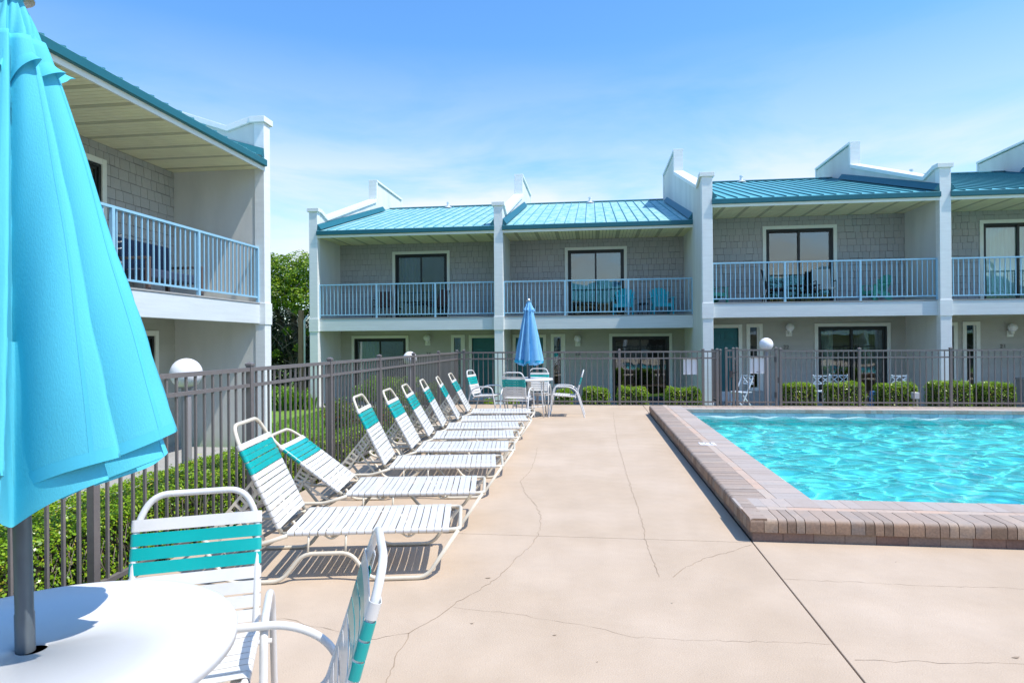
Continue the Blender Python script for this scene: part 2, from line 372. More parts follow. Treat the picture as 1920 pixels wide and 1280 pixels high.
def coping():
    rr = random.Random(11)
    # concrete bed under the bricks
    bed = MB()
    for x0, x1, y0, y1 in ((OX0 + .04, PX0, OY0 + .04, OY1 - .04), (PX0, PX1, OY0 + .04, PY0), (PX0, PX1, PY1, OY1 - .04)):
        bed.box(x0, x1, y0, y1, -.3, .10)
    bed.build('bedding', M_slab, pc)
    h = .095
    def bull(A, M, w_, depth):   # bullnose brick: outer face at v=0, runs to v=depth
        poly = [(0, CZ - h), (0, CZ - .035)] + [(.035 - .035 * math.cos(a), CZ - .035 + .035 * math.sin(a)) for a in (R(22), R(45), R(68), R(90))] + [(depth, CZ), (depth, CZ - h)]
        A.prism(poly, .0026, w_ - .0026, 'x', M)
    def run(M0, length, d0=.0):
        A, B, C, D = MB(), MB(), MB(), MB(); u = 0.0
        while u < length:
            w_ = rr.choice([.10, .10, .10, .095, .06]); w_ = min(w_, length - u + .001)
            M = M0 @ Matrix.Translation((u, 0, rr.uniform(-.0012, .0012))); bull(A, M, w_, .265); u += w_
        u = 0.0
        while u < length:
            w_ = rr.choice([.20, .20, .24, .14]); M = M0 @ Matrix.Translation((u, 0, rr.uniform(-.001, .001)))
            B.box(.001, w_ - .001, .268, .345, CZ - .06, CZ - .001, M); u += w_
        u = 0.0
        while u < length:
            w_ = rr.choice([.10, .10, .10, .2]); M = M0 @ Matrix.Translation((u, 0, rr.uniform(-.001, .001)))
            C.box(.001, w_ - .001, .348, .605, CZ - .06, CZ, M); u += w_
        u = d0
        while u < length:
            w_ = .205; M = M0 @ Matrix.Translation((u, 0, 0)); D.box(.0015, w_ - .0015, .022, .12, .0, CZ - h - .006, M); u += w_
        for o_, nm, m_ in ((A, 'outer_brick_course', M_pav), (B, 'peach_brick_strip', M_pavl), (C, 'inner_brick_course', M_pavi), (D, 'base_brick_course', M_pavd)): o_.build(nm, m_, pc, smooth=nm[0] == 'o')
    # front run (along +x, v -> +y); left run (along +y, v -> +x); rear run
    run(Matrix(((1, 0, 0, OX0), (0, 1, 0, OY0), (0, 0, 1, 0), (0, 0, 0, 1))), OX1 - OX0, .022)
    ML = Matrix(((0, 1, 0, OX0), (1, 0, 0, OY0 + .605), (0, 0, 1, 0), (0, 0, 0, 1)))
    run(ML, OY1 - OY0 - .605)
    # close the corner: left end of the front run is faced with bullnose bricks too
    u = 0; A, D = MB(), MB()
    for i in range(6):
        M = Matrix(((0, 1, 0, OX0 - .003), (1, 0, 0, OY0 + .004 + u), (0, 0, 1, .001), (0, 0, 0, 1))); bull(A, M, .10, .12); u += .10
    for i in range(3):
        M = Matrix(((0, 1, 0, OX0), (1, 0, 0, OY0 + .02 + .2 * i), (0, 0, 1, 0), (0, 0, 0, 1))); D.box(.0015, .1985, .022, .12, 0, CZ - h - .006, M)
    MR = Matrix(((1, 0, 0, OX0 + .605), (0, -1, 0, OY1), (0, 0, 1, 0), (0, 0, 0, 1)))
    run(MR, OX1 - OX0 - .605)
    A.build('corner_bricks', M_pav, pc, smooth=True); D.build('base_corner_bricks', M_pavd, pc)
coping()

# depth marker plate set in the coping
dm = thing('depth_marker', 'small white plate with dark marks set into the pool coping', 'marker', tuple(ground_pt(1326, 832, CZ)), 0)
b = MB(); b.box(-.095, .095, -.085, .085, -.01, .006); b.build('plate', M_white, dm, bevel=.003)
b = MB()
for x0, x1, y0, y1 in ((-.075, -.04, .05, .06), (-.02, .055, .05, .058), (.03, .045, -.02, .03), (.045, .07, -.025, -.01), (-.03, -.01, .0, .022), (-.06, -.035, -.06, -.045), (.03, .055, -.065, -.052), (-.075, -.05, -.02, .0)):
    b.box(x0, x1, y0, y1, .0058, .0075)
b.build('marks', M_ink, dm)

# ------------------------------------------------------------------ deck and grounds
GZ = -.56
def deck():
    b = MB(); g = .004
    xs = [-2.77, OX0 - .0, 16.6]; ys = [-3.0, OY0 - .004, YB + .16]
    def slab(x0, x1, y0, y1): b.box(x0 + g, x1 - g, y0 + g, y1 - g, -.62, 0)
    slab(xs[0], OX0 + .015, -12.6, OY0 - .002); slab(OX0 + .015, 16.6, -12.6, OY0 + .03)
    slab(xs[0], OX0 + .015, OY0 - .002, YB + .16); slab(XF - .12, xs[0], 13.2, YB + .16)
    slab(OX0 + .015, 16.6, OY1 - .03, YB + .16)
    o = b.build('pool_deck', M_deck, bevel=.004); tag(o, kind='structure')
    j = MB(); j.box(xs[0] + .01, 16.5, -2.9, OY0 + .03, -.3, -.012); j.box(xs[0] + .01, OX0 + .06, OY0, YB + .1, -.3, -.0125)
    tag(j.build('deck_joint_bed', M_joint), kind='structure')
deck()
def cracks():
    paths = [
        ([(1150, 772), (1153, 800), (1158, 830), (1167, 860), (1176, 893), (1187, 925), (1198, 958), (1206, 985), (1210, 1010), (1216, 1030), (1226, 1056), (1236, 1081)], .0042),
        ([(1408, 1020), (1385, 1028), (1352, 1038), (1318, 1047), (1296, 1058), (1280, 1066), (1262, 1081)], .0036),
        ([(1008, 838), (1003, 862), (993, 884), (975, 902), (985, 925), (1006, 948), (1014, 968), (1013, 992), (1002, 1016), (968, 1046), (938, 1078), (900, 1105), (850, 1132), (818, 1158), (790, 1172), (768, 1186), (760, 1204), (745, 1222), (738, 1248), (724, 1280)], .0038),
        ([(505, 1158), (545, 1160), (580, 1172), (615, 1178), (650, 1186), (680, 1196), (705, 1198), (740, 1190), (768, 1186)], .0028),
        ([(850, 1138), (960, 1150), (1060, 1166), (1120, 1176), (1180, 1192), (1300, 1200), (1450, 1202), (1560, 1206)], .0016),
        ([(1604, 1237), (1640, 1235), (1660, 1239), (1720, 1237), (1780, 1243), (1850, 1241), (1925, 1244)], .0026),
        ([(1470, 1085), (1600, 1090), (1740, 1098), (1860, 1100), (1925, 1104)], .0022),
        ([(975, 900), (1010, 896), (1060, 905), (1100, 902), (1190, 915)], .0015)]
    b = MB(); r = random.Random(3)
    for pts, wd in paths:
        P = [ground_pt(x, y, .0015) for x, y in pts]; Q = []
        for a, c in zip(P[:-1], P[1:]):
            n_ = max(2, int((c - a).length / .035)); d = (c - a); nn = Vector((-d.y, d.x, 0)).normalized()
            for i in range(n_):
                Q.append(a + d * (i / n_) + nn * r.gauss(0, .0045))
        Q.append(P[-1]); vs_ = []; fs_ = []
        for i, p in enumerate(Q):
            d = (Q[min(i + 1, len(Q) - 1)] - Q[max(i - 1, 0)]); nn = Vector((-d.y, d.x, 0)).normalized(); ww = wd * r.uniform(.35, 1.25) * .5
            vs_ += [p + nn * ww, p - nn * ww]
        for i in range(len(Q) - 1): fs_.append((2 * i, 2 * i + 1, 2 * i + 3, 2 * i + 2))
        b.add(vs_, fs_)
    tag(b.build('deck_cracks', M_crack, recalc=False), kind='structure')
cracks()
# small stains on the deck (leaf debris, chips)
b = MB(); 
for px, py, s_ in ((1040, 1190, .012), (915, 1083, .02), (885, 1168, .012), (1260, 1130, .008), (1120, 1240, .006), (1905, 1232, .02), (1680, 1053, .006)):
    p = ground_pt(px, py, .002); b.add([(p.x - s_, p.y, .002), (p.x, p.y - s_ * .4, .003), (p.x + s_, p.y + s_ * .2, .006), (p.x, p.y + s_ * .4, .003)], [(0, 1, 2, 3)])
tag(b.build('leaf_litter', M_crack), kind='stuff', label='tiny scraps of dry leaf litter on the tan concrete deck', cat='litter')
g = MB(); gz_ = GZ - .05; gx0, gx1, gy0, gy1 = -2.75, 16.4, -12.4, YB
g.add([(-400, -400, gz_), (400, -400, gz_), (400, 600, gz_), (-400, 600, gz_), (gx0, gy0, gz_), (gx1, gy0, gz_), (gx1, gy1, gz_), (gx0, gy1, gz_)], [(0, 1, 5, 4), (1, 2, 6, 5), (2, 3, 7, 6), (3, 0, 4, 7)])
tag(g.build('ground', M_grass), kind='structure')
g = MB(); g.box(-5.3, XF - 1.25, 8.0, 14.6, GZ - .04, GZ); g.box(-5.3, -3.2, 14.6, 21, GZ - .04, GZ); g.box(-10.5, -5.3, 11.9, 23, GZ - .04, GZ - .002); tag(g.build('lawn', M_grass), kind='structure')
g = MB(); g.box(XF - 1.25, -2.772, -2, 14.5, GZ - .04, GZ + .06); g.box(-5.2, 16, YB + .17, 16.2, GZ - .3, -.36); tag(g.build('planting_bed', M_soil), kind='structure')
g = MB(); g.box(-8.4, 3.0, 18.7, 20.74, GZ - .1, GZ + .03); g.box(3.0, 16.2, 16.9, 19.1, GZ - .1, -.34); g.box(-7.93, -5.2, -2, 11.2, GZ - .1, GZ + .05)
tag(g.build('patio_slab', M_slab), kind='structure')

# ------------------------------------------------------------------ buildings
def holes_rects(x0, x1, z0, z1, holes):
    xs = sorted({x0, x1, *[h[0] for h in holes], *[h[1] for h in holes]}); xs = [x for x in xs if x0 <= x <= x1]; out = []
    for a, c in zip(xs[:-1], xs[1:]):
        m_ = (a + c) / 2; hz = sorted([(max(z0, h[2]), min(z1, h[3])) for h in holes if h[0] < m_ < h[1]]); z = z0
        for p, q in hz:
            if p > z: out.append((a, c, z, p))
            z = max(z, q)
        if z < z1: out.append((a, c, z, z1))
    return out
WY = 1.86
def shingle_wall(b, x0, x1, z0, z1, holes, rr):
    row = .185; z = z0; 
    while z < z1 - .02:
        x = x0 + rr.uniform(-.1, 0); zt = min(z + row - .004, z1)
        while x < x1:
            w_ = rr.choice([.12, .15, .18, .20, .24]); a, c = max(x + .0045, x0), min(x + w_ - .0045, x1); x += w_
            if c - a < .02: continue
            zb = z + rr.choice([0, 0, .003, .009])
            for (p, q, u, v) in holes_rects(a, c, max(zb, z0), zt, holes):
                if q - p < .01 or v - u < .01: continue
                b.add([(p, WY - .016, u), (q, WY - .016, u), (q, WY - .004, v), (p, WY - .004, v), (p, WY, u), (q, WY, u), (q, WY, v), (p, WY, v)],
                      [(0, 1, 2, 3), (4, 5, 1, 0), (3, 2, 6, 7), (0, 3, 7, 4), (1, 5, 6, 2)])
        z += row
def siding_wall(b, x0, x1, z0, z1, holes, step=.135):
    z = z0
    while z < z1 - .01:
        zt = min(z + step + .004, z1)
        for (p, q, u, v) in holes_rects(x0, x1, z, zt, holes):
            if v - u < .004: continue
            b.add([(p, WY - .014, u), (q, WY - .014, u), (q, WY - .002, v), (p, WY - .002, v), (p, WY, u), (q, WY, u)], [(0, 1, 2, 3), (4, 5, 1, 0), (0, 3, 4), (1, 5, 2)])
        z += step
def slider(par, x0, x1, z0, z1, flip=False, curtain=None, trim=M_cream, jamb=.095, sash_open=False):
    t = MB()
    t.box(x0 - jamb, x0, WY - .045, WY + .02, z0, z1 + jamb); t.box(x1, x1 + jamb, WY - .045, WY + .02, z0, z1 + jamb); t.box(x0, x1, WY - .044, WY + .02, z1, z1 + jamb)
    f = MB(); fw = .05; y0, y1 = WY - .02, WY + .09
    f.box(x0, x0 + fw, y0, y1, z0, z1); f.box(x1 - fw, x1, y0, y1, z0, z1); f.box(x0 + fw, x1 - fw, y0, y1, z1 - fw, z1); f.box(x0 + fw, x1 - fw, y0, y1, z0, z0 + fw)
    fo = f.build('sliding_door', M_dark, par, bevel=.003)
    t.build('door_trim', trim, fo, bevel=.004)
    xm = (x0 + x1) / 2
    for k, (a, c, yy) in enumerate(((x0 + fw, xm + .03, WY + .06), (xm - .03, x1 - fw, WY + .025))):
        s_ = MB(); sw = .055; s_.box(a, a + sw, yy - .018, yy + .018, z0 + fw, z1 - fw); s_.box(c - sw, c, yy - .018, yy + .018, z0 + fw, z1 - fw)
        s_.box(a + sw, c - sw, yy - .018, yy + .018, z1 - fw - sw, z1 - fw); s_.box(a + sw, c - sw, yy - .018, yy + .018, z0 + fw, z0 + fw + sw); s_.build('sash', M_dark, fo)
        p = MB(); p.box(a + sw, c - sw, yy - .003, yy + .003, z0 + fw + sw, z1 - fw - sw); p.build('pane', M_glass, fo)
    if curtain:
        cm, a, c = curtain; cb = MB(); n_ = int((c - a) / .02) + 2; top = []; bot = []
        vs_ = []
        for i in range(n_):
            x = a + (c - a) * i / (n_ - 1); y = WY + .14 + .028 * math.sin(i * 1.15) + .012 * math.sin(i * .43 + 1)
            vs_ += [(x, y, z0 + .03), (x, y, z1 - .02)]
        cb.add(vs_, [(2 * i, 2 * i + 2, 2 * i + 3, 2 * i + 1) for i in range(n_ - 1)]); cb.build('curtain', cm, fo, smooth='all', recalc=False)
    return fo
def narrow_window(par, x0, x1, z0, z1, jamb=.10):
    f = MB(); f.box(x0 - jamb, x0, WY - .045, WY + .03, z0 - jamb, z1 + jamb); f.box(x1, x1 + jamb, WY - .045, WY + .03, z0 - jamb, z1 + jamb)
    f.box(x0, x1, WY - .044, WY + .03, z1, z1 + jamb); f.box(x0, x1, WY - .044, WY + .03, z0 - jamb, z0)
    fo = f.build('window', M_cream, par, bevel=.004)
    p = MB(); p.box(x0, x1, WY + .02, WY + .026, z0, z1); p.build('pane', M_glass, fo)
    c = MB(); c.box(x1 - .05, x1, WY + .0, WY + .018, z0, z1); c.build('sash', M_cream, fo)
def entry_door(par, x0, x1, z0, z1, floor, hinge_left=True, jamb=.10):
    d = MB(); y = WY + .05; d.box(x0, x1, y, y + .045, z0, z1)
    W_ = x1 - x0; H = z1 - z0; st = W_ * .12
    cols = [(x0 + st, x0 + W_ / 2 - st / 2), (x0 + W_ / 2 + st / 2, x1 - st)]
    for za, zb_ in ((z1 - .33, z1 - .13), (z1 - 1.02, z1 - .42), (z0 + .14, z1 - 1.12)):
        for a, c in cols:
            for q in ((a, a + .018, za, zb_), (c - .018, c, za, zb_), (a, c, za, za + .018), (a, c, zb_ - .018, zb_)): d.box(q[0], q[1], y - .009, y, q[2], q[3])
            d.box(a + .035, c - .035, y - .007, y, za + .035, zb_ - .035)
    do = d.build('entry_door', M_door, par, bevel=.003)
    t = MB(); t.box(x0 - jamb, x0, WY - .045, WY + .1, floor, z1 + jamb); t.box(x1, x1 + jamb, WY - .045, WY + .1, floor, z1 + jamb); t.box(x0, x1, WY - .044, WY + .1, z1, z1 + jamb)
    t.build('door_trim', M_cream, do, bevel=.004)
    s_ = MB(); s_.box(x0, x1, WY - .02, WY + .08, floor, z0); s_.build('threshold', M_trimwall, do)
    hx = x1 - .09 if hinge_left else x0 + .09
    h = MB(); h.lathe([(0, 0), (.028, 0), (.03, .02), (.0, .055)], n=14, M=Matrix.Translation((hx, y - .002, z0 + .78)) @ Matrix.Rotation(R(90), 4, 'X'))
    h.lathe([(0, 0), (.03, 0), (.03, .02), (0, .03)], n=14, M=Matrix.Translation((hx, y - .002, z0 + .95)) @ Matrix.Rotation(R(90), 4, 'X')); h.build('handle', M_brass, do, smooth=True)

def railing(par, x0, x1, y, zf, ztop, posts):
    r = MB(); r.box(x0, x1, y - .028, y + .028, ztop - .035, ztop); r.box(x0, x1, y - .016, y + .016, zf + .085, zf + .115)
    n_ = int(round((x1 - x0) / .121)); 
    for i in range(1, n_):
        x = x0 + (x1 - x0) * i / n_
        if min([abs(x - p) for p in posts] + [9]) < .045: continue
        r.box(x - .0095, x + .0095, y - .0095, y + .0095, zf + .115, ztop - .035)
    o = r.build('railing', M_rail, par)
    for p in posts:
        q = MB(); q.box(p - .025, p + .025, y - .031, y + .02, zf - .02, ztop - .036); q.build('post', M_rail, o, bevel=.003)
    return o

def party_wall(par, x, zg, th=.12, colw=.135, ph=0.):
    poly = [(.14, zg), (.14, 5.50 + ph), (.24, 5.50 + ph), (.72, 5.36 + ph), (5.55, 6.98 + ph), (5.55, 7.76 + ph), (8.85, 7.76 + ph), (8.85, zg)]
    b = MB(); b.prism(poly, x - th, x + th, 'x'); o = b.build('party_wall', M_stucco, par)
    c = MB(); c.box(x - colw, x + colw, 0, .2, zg, 5.5 + ph); co = c.build('pilaster', M_trimwall, par, bevel=.008)
    k = MB(); k.box(x - colw - .016, x + colw + .016, -.016, .215, 1.80 - .02, 2.17 + .02); k.build('collar', M_trimwall, co, bevel=.006)
    # coping strip that follows the stepped top
    line = [(-.03, 5.50), (.27, 5.50), (.74, 5.36), (5.51, 6.98), (5.51, 7.76), (8.9, 7.76)]; t = .11; c = MB(); ov = th + .055
    c.prism([(-.035, 5.50), (.27, 5.50), (.27, 5.61), (-.035, 5.61)], x - ov - .015, x + ov + .015, 'x')
    c.prism([(.27, 5.50), (.73, 5.36), (.75, 5.47), (.27, 5.61)], x - ov, x + ov, 'x')
    c.prism([(.73, 5.36), (5.50, 6.98), (5.50, 7.10), (.75, 5.47)], x - ov, x + ov, 'x')
    c.prism([(5.50, 7.10), (5.62, 7.10), (5.62, 7.80), (5.50, 7.80)], x - ov + .015, x + ov - .015, 'x')
    c.prism([(5.50, 7.80), (8.9, 7.80), (8.9, 7.87), (5.50, 7.87)], x - ov, x + ov, 'x')
    c.prism([(8.83, 5.2), (8.9, 5.2), (8.9, 7.80), (8.83, 7.80)], x - ov + .015, x + ov - .015, 'x')
    c.v = [(a, q, z_ + ph) for a, q, z_ in c.v]; c.build('parapet_cap', M_trimwall, o, bevel=.006)
    return o

RS = .297
def roof_z(y): return 4.90 + RS * (y + .02)
def unit(par, zg, floor, layout, x0=.12, x1=5.68, rr=None, up_curt=None, low_curt=None, roofm=M_roof, flash=(True, True), short=None, sill=0):
    """one dwelling between two party walls, local x along the facade, y into the building"""
    rr = rr or random.Random(1)
    up, low, nw, dr = layout
    hu = [(up[0], up[1], 2.2, 4.37)] if up else []; hl = []
    if low: hl.append((low[0], low[1], floor, 1.575))
    if nw: hl.append((nw[0], nw[1], nw[2], 1.575))
    if dr: hl.append((dr[0], dr[1], floor, 1.575))
    b = MB()
    ub = MB()
    for (a, c, u, v) in holes_rects(x0, x1, 2.0, 4.8, hu): ub.box(a, c, WY, WY + .14, u, v)
    for (a, c, u, v) in holes_rects(x0, x1, zg, 2.0, hl): b.box(a, c, WY, WY + .14, u, v)
    wall = b.build('wall', M_siding, par); ub.build('upper_wall', M_gap, wall)
    s_ = MB(); shingle_wall(s_, x0, x1, 2.2, 4.72, hu, rr); s_.build('upper_shingles', M_shingle, wall, recalc=False)
    s_ = MB(); siding_wall(s_, x0, x1, zg, 1.80, hl); s_.build('lower_siding', M_siding, wall, recalc=False)
    ib = MB(); y0, y1 = WY + .15, WY + 3.2
    for za, zb_ in ((zg, 1.78), (2.15, 4.72)):
        ib.add([(x0, y0, za), (x1, y0, za), (x1, y1, za), (x0, y1, za), (x0, y0, zb_), (x1, y0, zb_), (x1, y1, zb_), (x0, y1, zb_)], [(0, 1, 2, 3), (4, 7, 6, 5), (3, 2, 6, 7), (0, 3, 7, 4), (1, 5, 6, 2)])
    ib.build('interior', M_interior, wall, recalc=False)
    if up: slider(par, up[0], up[1], 2.2, 4.37, curtain=up_curt)
    if low: slider(par, low[0], low[1], floor, 1.575, curtain=low_curt)
    if nw: narrow_window(par, nw[0], nw[1], nw[2], 1.575)
    if dr: entry_door(par, dr[0], dr[1], dr[2], 1.565, floor)
    # balcony
    b = MB(); b.box(x0, x1, .10, .19, 1.80, 2.165); bo = b.build('balcony_beam', M_band, par, bevel=.006)
    b = MB(); b.box(x0, x1, .19, WY - .016, 1.93, 2.195); b.box(x0, x1, .09, .19, 2.17, 2.196); b.build('balcony_floor', M_slab, par)
    b = MB(); b.box(x0, x1, .19, WY - .02, 1.90, 1.925); b.build('porch_ceiling', M_ceiling, par)
    L_ = x1 - x0; ps = [x0 + .02] + [x0 + L_ * k / 3 for k in (1, 2)] + [x1 - .02]
    railing(par, x0 + .005, x1 - .005, .145, 2.195, 3.25, ps)
    # eave
    b = MB(); n_ = int((x1 - x0) / .102); vb = MB()
    for i in range(n_):
        a = x0 + (x1 - x0) * i / n_; c = x0 + (x1 - x0) * (i + 1) / n_; t = (vb if (i % 6) == 3 else b)
        t.box(a + .005, c - .005, .03, WY, 4.725, 4.737)
    so_ = b.build('soffit', M_soffit, par); kb = MB(); kb.box(x0, x1, .03, WY, 4.742, 4.75); kb.build('soffit_backing', mat('dark_groove', (.20, .19, .11), .9), so_); vb.build('vent_strip', M_vent, so_)
    b = MB(); b.box(x0, x1, .005, .035, 4.685, 4.765); b.build('cream_fascia', M_cream, par)
    b = MB(); b.prism([(-.055, 4.775), (-.055, 4.885), (-.02, 4.905), (.02, 4.905), (.02, 4.765), (-.04, 4.765)], x0 - .0, x1 + .0, 'x'); b.build('fascia', M_teal, par)
    # roof sheet with standing seams
    b = MB(); ry = 7.3; yy0 = -.045
    P = [(yy0, roof_z(yy0) + .0), (ry, roof_z(ry)), (ry + 4.5, roof_z(ry) - 1.35)]
    b.prism([(P[0][0], P[0][1]), (P[1][0], P[1][1]), (P[2][0], P[2][1]), (P[2][0], P[2][1] - .05), (P[1][0], P[1][1] - .05), (P[0][0], P[0][1] - .012)], x0, x1, 'x')
    ro = b.build('roof', roofm, par)
    s_ = MB(); k = int((x1 - x0) / .305); off = ((x1 - x0) - k * .305) / 2
    for i in range(k + 1):
        x = x0 + off + i * .305
        s_.prism([(P[0][0] + .03, roof_z(P[0][0] + .03) + .001), (P[0][0] + .03, roof_z(P[0][0] + .03) + .03), (P[1][0], P[1][1] + .03), (P[1][0], P[1][1] + .001)], x - .007, x + .007, 'x')
    s_.build('standing_seams', M_teal if roofm is M_roof2 else mat('weathered_seam', (.09, .32, .37), .5), ro)
    rc = MB(); rc.prism([(ry - .12, roof_z(ry) - .0), (ry, roof_z(ry) + .06), (ry + .12, roof_z(ry) + .01), (ry, roof_z(ry) + .03)], x0, x1, 'x'); rc.build('ridge_cap', M_teal, ro)
    for sgn, x, on in ((1, x0, flash[0]), (-1, x1, flash[1])):
        if on:
            fl = MB(); fl.add([(x, .0, roof_z(0) + .002), (x + sgn * .02, .0, roof_z(0) + .2), (x + sgn * .02, ry - 1.0, roof_z(ry - 1.0) + .2), (x, ry - 1.0, roof_z(ry - 1.0)),
                    (x + sgn * .14, .0, roof_z(0) + .04), (x + sgn * .14, ry - 1.0, roof_z(ry - 1.0) + .04)], [(0, 1, 2, 3), (1, 4, 5, 2), (0, 4, 1)]); fl.build('flashing', M_teal, ro)
    v = MB(); vx = x0 + 2.6 if roofm is M_roof else x0 + 2.3; vy = 6.9; vz = roof_z(vy); v.lathe([(.16, 0), (.15, .03), (.06, .06), (.05, .2), (.065, .2), (.065, .24), (0, .25)], (vx, vy, vz), 14); v.build('vent_pipe', M_pvc, ro, smooth=True)
    # back wall of the dwelling
    b = MB(); b.box(x0, x1, 11.2, 11.3, zg, 5.7); b.build('rear_wall', M_siding, par)

Y1F, Y3F, XO = 18.93, 17.28, -8.56
bb = thing('condominium_building', 'long grey two storey row with teal metal roofs and stepped white parapets behind the pool', 'building', (XO, Y1F, 0))
def loc(x): return x - XO
F12 = GZ + .03
# each dwelling is laid out under a neutral placing matrix, so build on sub-empties avoided: shift meshes by parent offset
class Shift:
    """a stand-in parent: collects children and moves them after building"""
def build_unit(base, dx, dy, dz, **k):
    before = set(o.name for o in base.children)
    unit(base, **k)
    for o in base.children:
        if o.name not in before: o.location = (dx, dy, dz)
def build_party(base, dx, dy, dz, x, zg, **k):
    before = set(o.name for o in base.children)
    party_wall(base, x, zg, **k)
    for o in base.children:
        if o.name not in before: o.location = (dx, dy, dz)
# unit 1: local x = world X + 8.56
build_party(bb, 0, 0, 0, 0, GZ - .05)
build_unit(bb, 0, 0, 0, zg=GZ - .05, floor=F12, layout=((2.04, 3.81), (.60, 2.39), (4.03, 4.30, .05), (4.63, 5.55, -.25)), rr=random.Random(21),
           up_curt=(M_curtd, 2.1, 2.9), low_curt=(M_curt, .7, 1.5), flash=(True, True))
build_party(bb, 5.8, 0, 0, 0, GZ - .05)
build_unit(bb, 5.8, 0, 0, zg=GZ - .05, floor=F12, layout=((2.0, 3.79), (3.40, 5.19), (1.53, 1.80, .05), (.28, 1.18, -.25)), rr=random.Random(22), flash=(True, True))
DZ = .22; DY = Y3F - Y1F
build_party(bb, 11.58, DY, DZ, 0, GZ - .05 - DZ)
build_unit(bb, 11.58, DY, DZ, zg=GZ - .05 - DZ, floor=-.33 - DZ, layout=((1.95, 3.78), (3.35, 5.19), (1.49, 1.74, -.15), (.33, 1.17, -.27)), rr=random.Random(23), roofm=M_roof2, low_curt=(M_curt, 3.5, 3.8))
build_party(bb, 17.38, DY, DZ, 0, GZ - .05 - DZ)
build_unit(bb, 17.38, DY, DZ, zg=GZ - .05 - DZ, floor=-.33 - DZ, layout=((1.90, 3.72), (3.35, 5.19), (1.45, 1.70, -.15), (.20, 1.12, -.27)), rr=random.Random(24), roofm=M_roof2, up_curt=(M_curtg, 1.95, 3.6))
build_party(bb, 23.18, DY, DZ, 0, GZ - .05 - DZ)

# left building: local x -> world +Y, local y -> world -X
lb = thing('condominium_building', 'near grey two storey wing with deep cream soffit and blue balcony rail at left', 'building', (-6.13, 5.74, 0), R(90))
build_party(lb, 5.80, 0, 0, 0, GZ - .05, th=.10, colw=.115, ph=.10)
build_unit(lb, 0, 0, 0, zg=GZ - .05, floor=GZ + .05, layout=((2.02, 3.84), (3.30, 5.10), None, None), x0=.12, x1=5.70, rr=random.Random(31), flash=(True, True))
build_party(lb, 0, 0, 0, 0, GZ - .05, th=.10, colw=.115, ph=.10)
build_unit(lb, -5.8, 0, 0, zg=GZ - .05, floor=GZ + .05, layout=((2.02, 3.84), (3.30, 5.10), None, None), x0=.12, x1=5.70, rr=random.Random(32))

# wing on the other side of the pool, seen mirrored in the glass doors
ob = thing('condominium_building', 'opposite two storey wing with teal roofs, mirrored in the glass doors', 'building', (0, -13, 0))
b = MB(); b.box(-9, 33, -2.2, -1.9, GZ, 4.75); b.build('wall', M_siding, ob)
b = MB(); b.box(-9, 33, -.3, -.18, 1.8, 2.17); b.build('balcony_beam', M_band, ob)
b = MB(); b.box(-9, 33, -1.9, -.3, 1.95, 2.19); b.build('balcony_floor', M_slab, ob)
b = MB(); b.box(-9, 33, -1.9, 0, 4.70, 4.74); b.build('soffit', M_soffit, ob)
b = MB(); b.prism([(.05, 4.75), (.05, 4.9), (-7.3, 7.07), (-12, 5.6), (-12, 5.5), (-7.3, 6.97), (.0, 4.76)], -9, 33, 'x'); ro = b.build('roof', M_roof2, ob)
b = MB()
for i in range(137): x = -8.9 + i * .305; b.prism([(.03, 4.91), (.03, 4.94), (-7.3, 7.10), (-7.3, 7.07)], x - .008, x + .008, 'x')
b.build('standing_seams', M_teal, ro)
for k in range(8):
    x = -9 + 5.9 * k; b = MB(); b.box(x - .13, x + .13, -7, 0, GZ, 5.5); b.box(x - .11, x + .11, -12, -5.5, 5.0, 7.8); b.build('party_wall', M_stucco, ob)
    for z0_ in (GZ + .1, 2.2): b = MB(); b.box(x + 2.0, x + 3.8, -1.9, -1.87, z0_, z0_ + 2.1); b.build('sliding_door', M_dark, ob)
b = MB(); b.box(-9, 33, -.25, -.2, 3.2, 3.25)
for i in range(340): b.box(-9 + i * .123, -8.98 + i * .123, -.235, -.215, 2.3, 3.2)
b.build('railing', M_rail, ob)
# house numbers
def number(txt, x, y, z, label):
    cu = bpy.data.curves.new('num', 'FONT'); cu.body = txt; cu.size = .15; cu.extrude = .004; cu.align_x = 'CENTER'; cu.space_character = 1.15
    tmp = bpy.data.objects.new('tmp', cu); COL.objects.link(tmp); dg = bpy.context.evaluated_depsgraph_get(); dg.update()
    me = bpy.data.meshes.new_from_object(tmp.evaluated_get(dg)); bpy.data.objects.remove(tmp)
    me.materials.clear(); o = finish(me, 'house_number', M_ink); o.location = (x, y, z); o.rotation_euler = (R(90), 0, 0)
    tag(o, label, 'house number', 'dark house numbers under the wall lamps')
number('24', -5.40, Y1F + WY - .028, 1.00, 'dark house number 24 on siding behind the corner of the fences')
number('23', -.47, Y1F + WY - .028, .98, 'dark house number 23 on siding right of the folded blue parasol')
number('22', 5.50, Y3F + WY - .028, 1.17, 'dark house number 22 on siding just right of the pool gate')
number('21', 11.20, Y3F + WY - .028, 1.16, 'dark house number 21 on siding at the right edge of the photo')

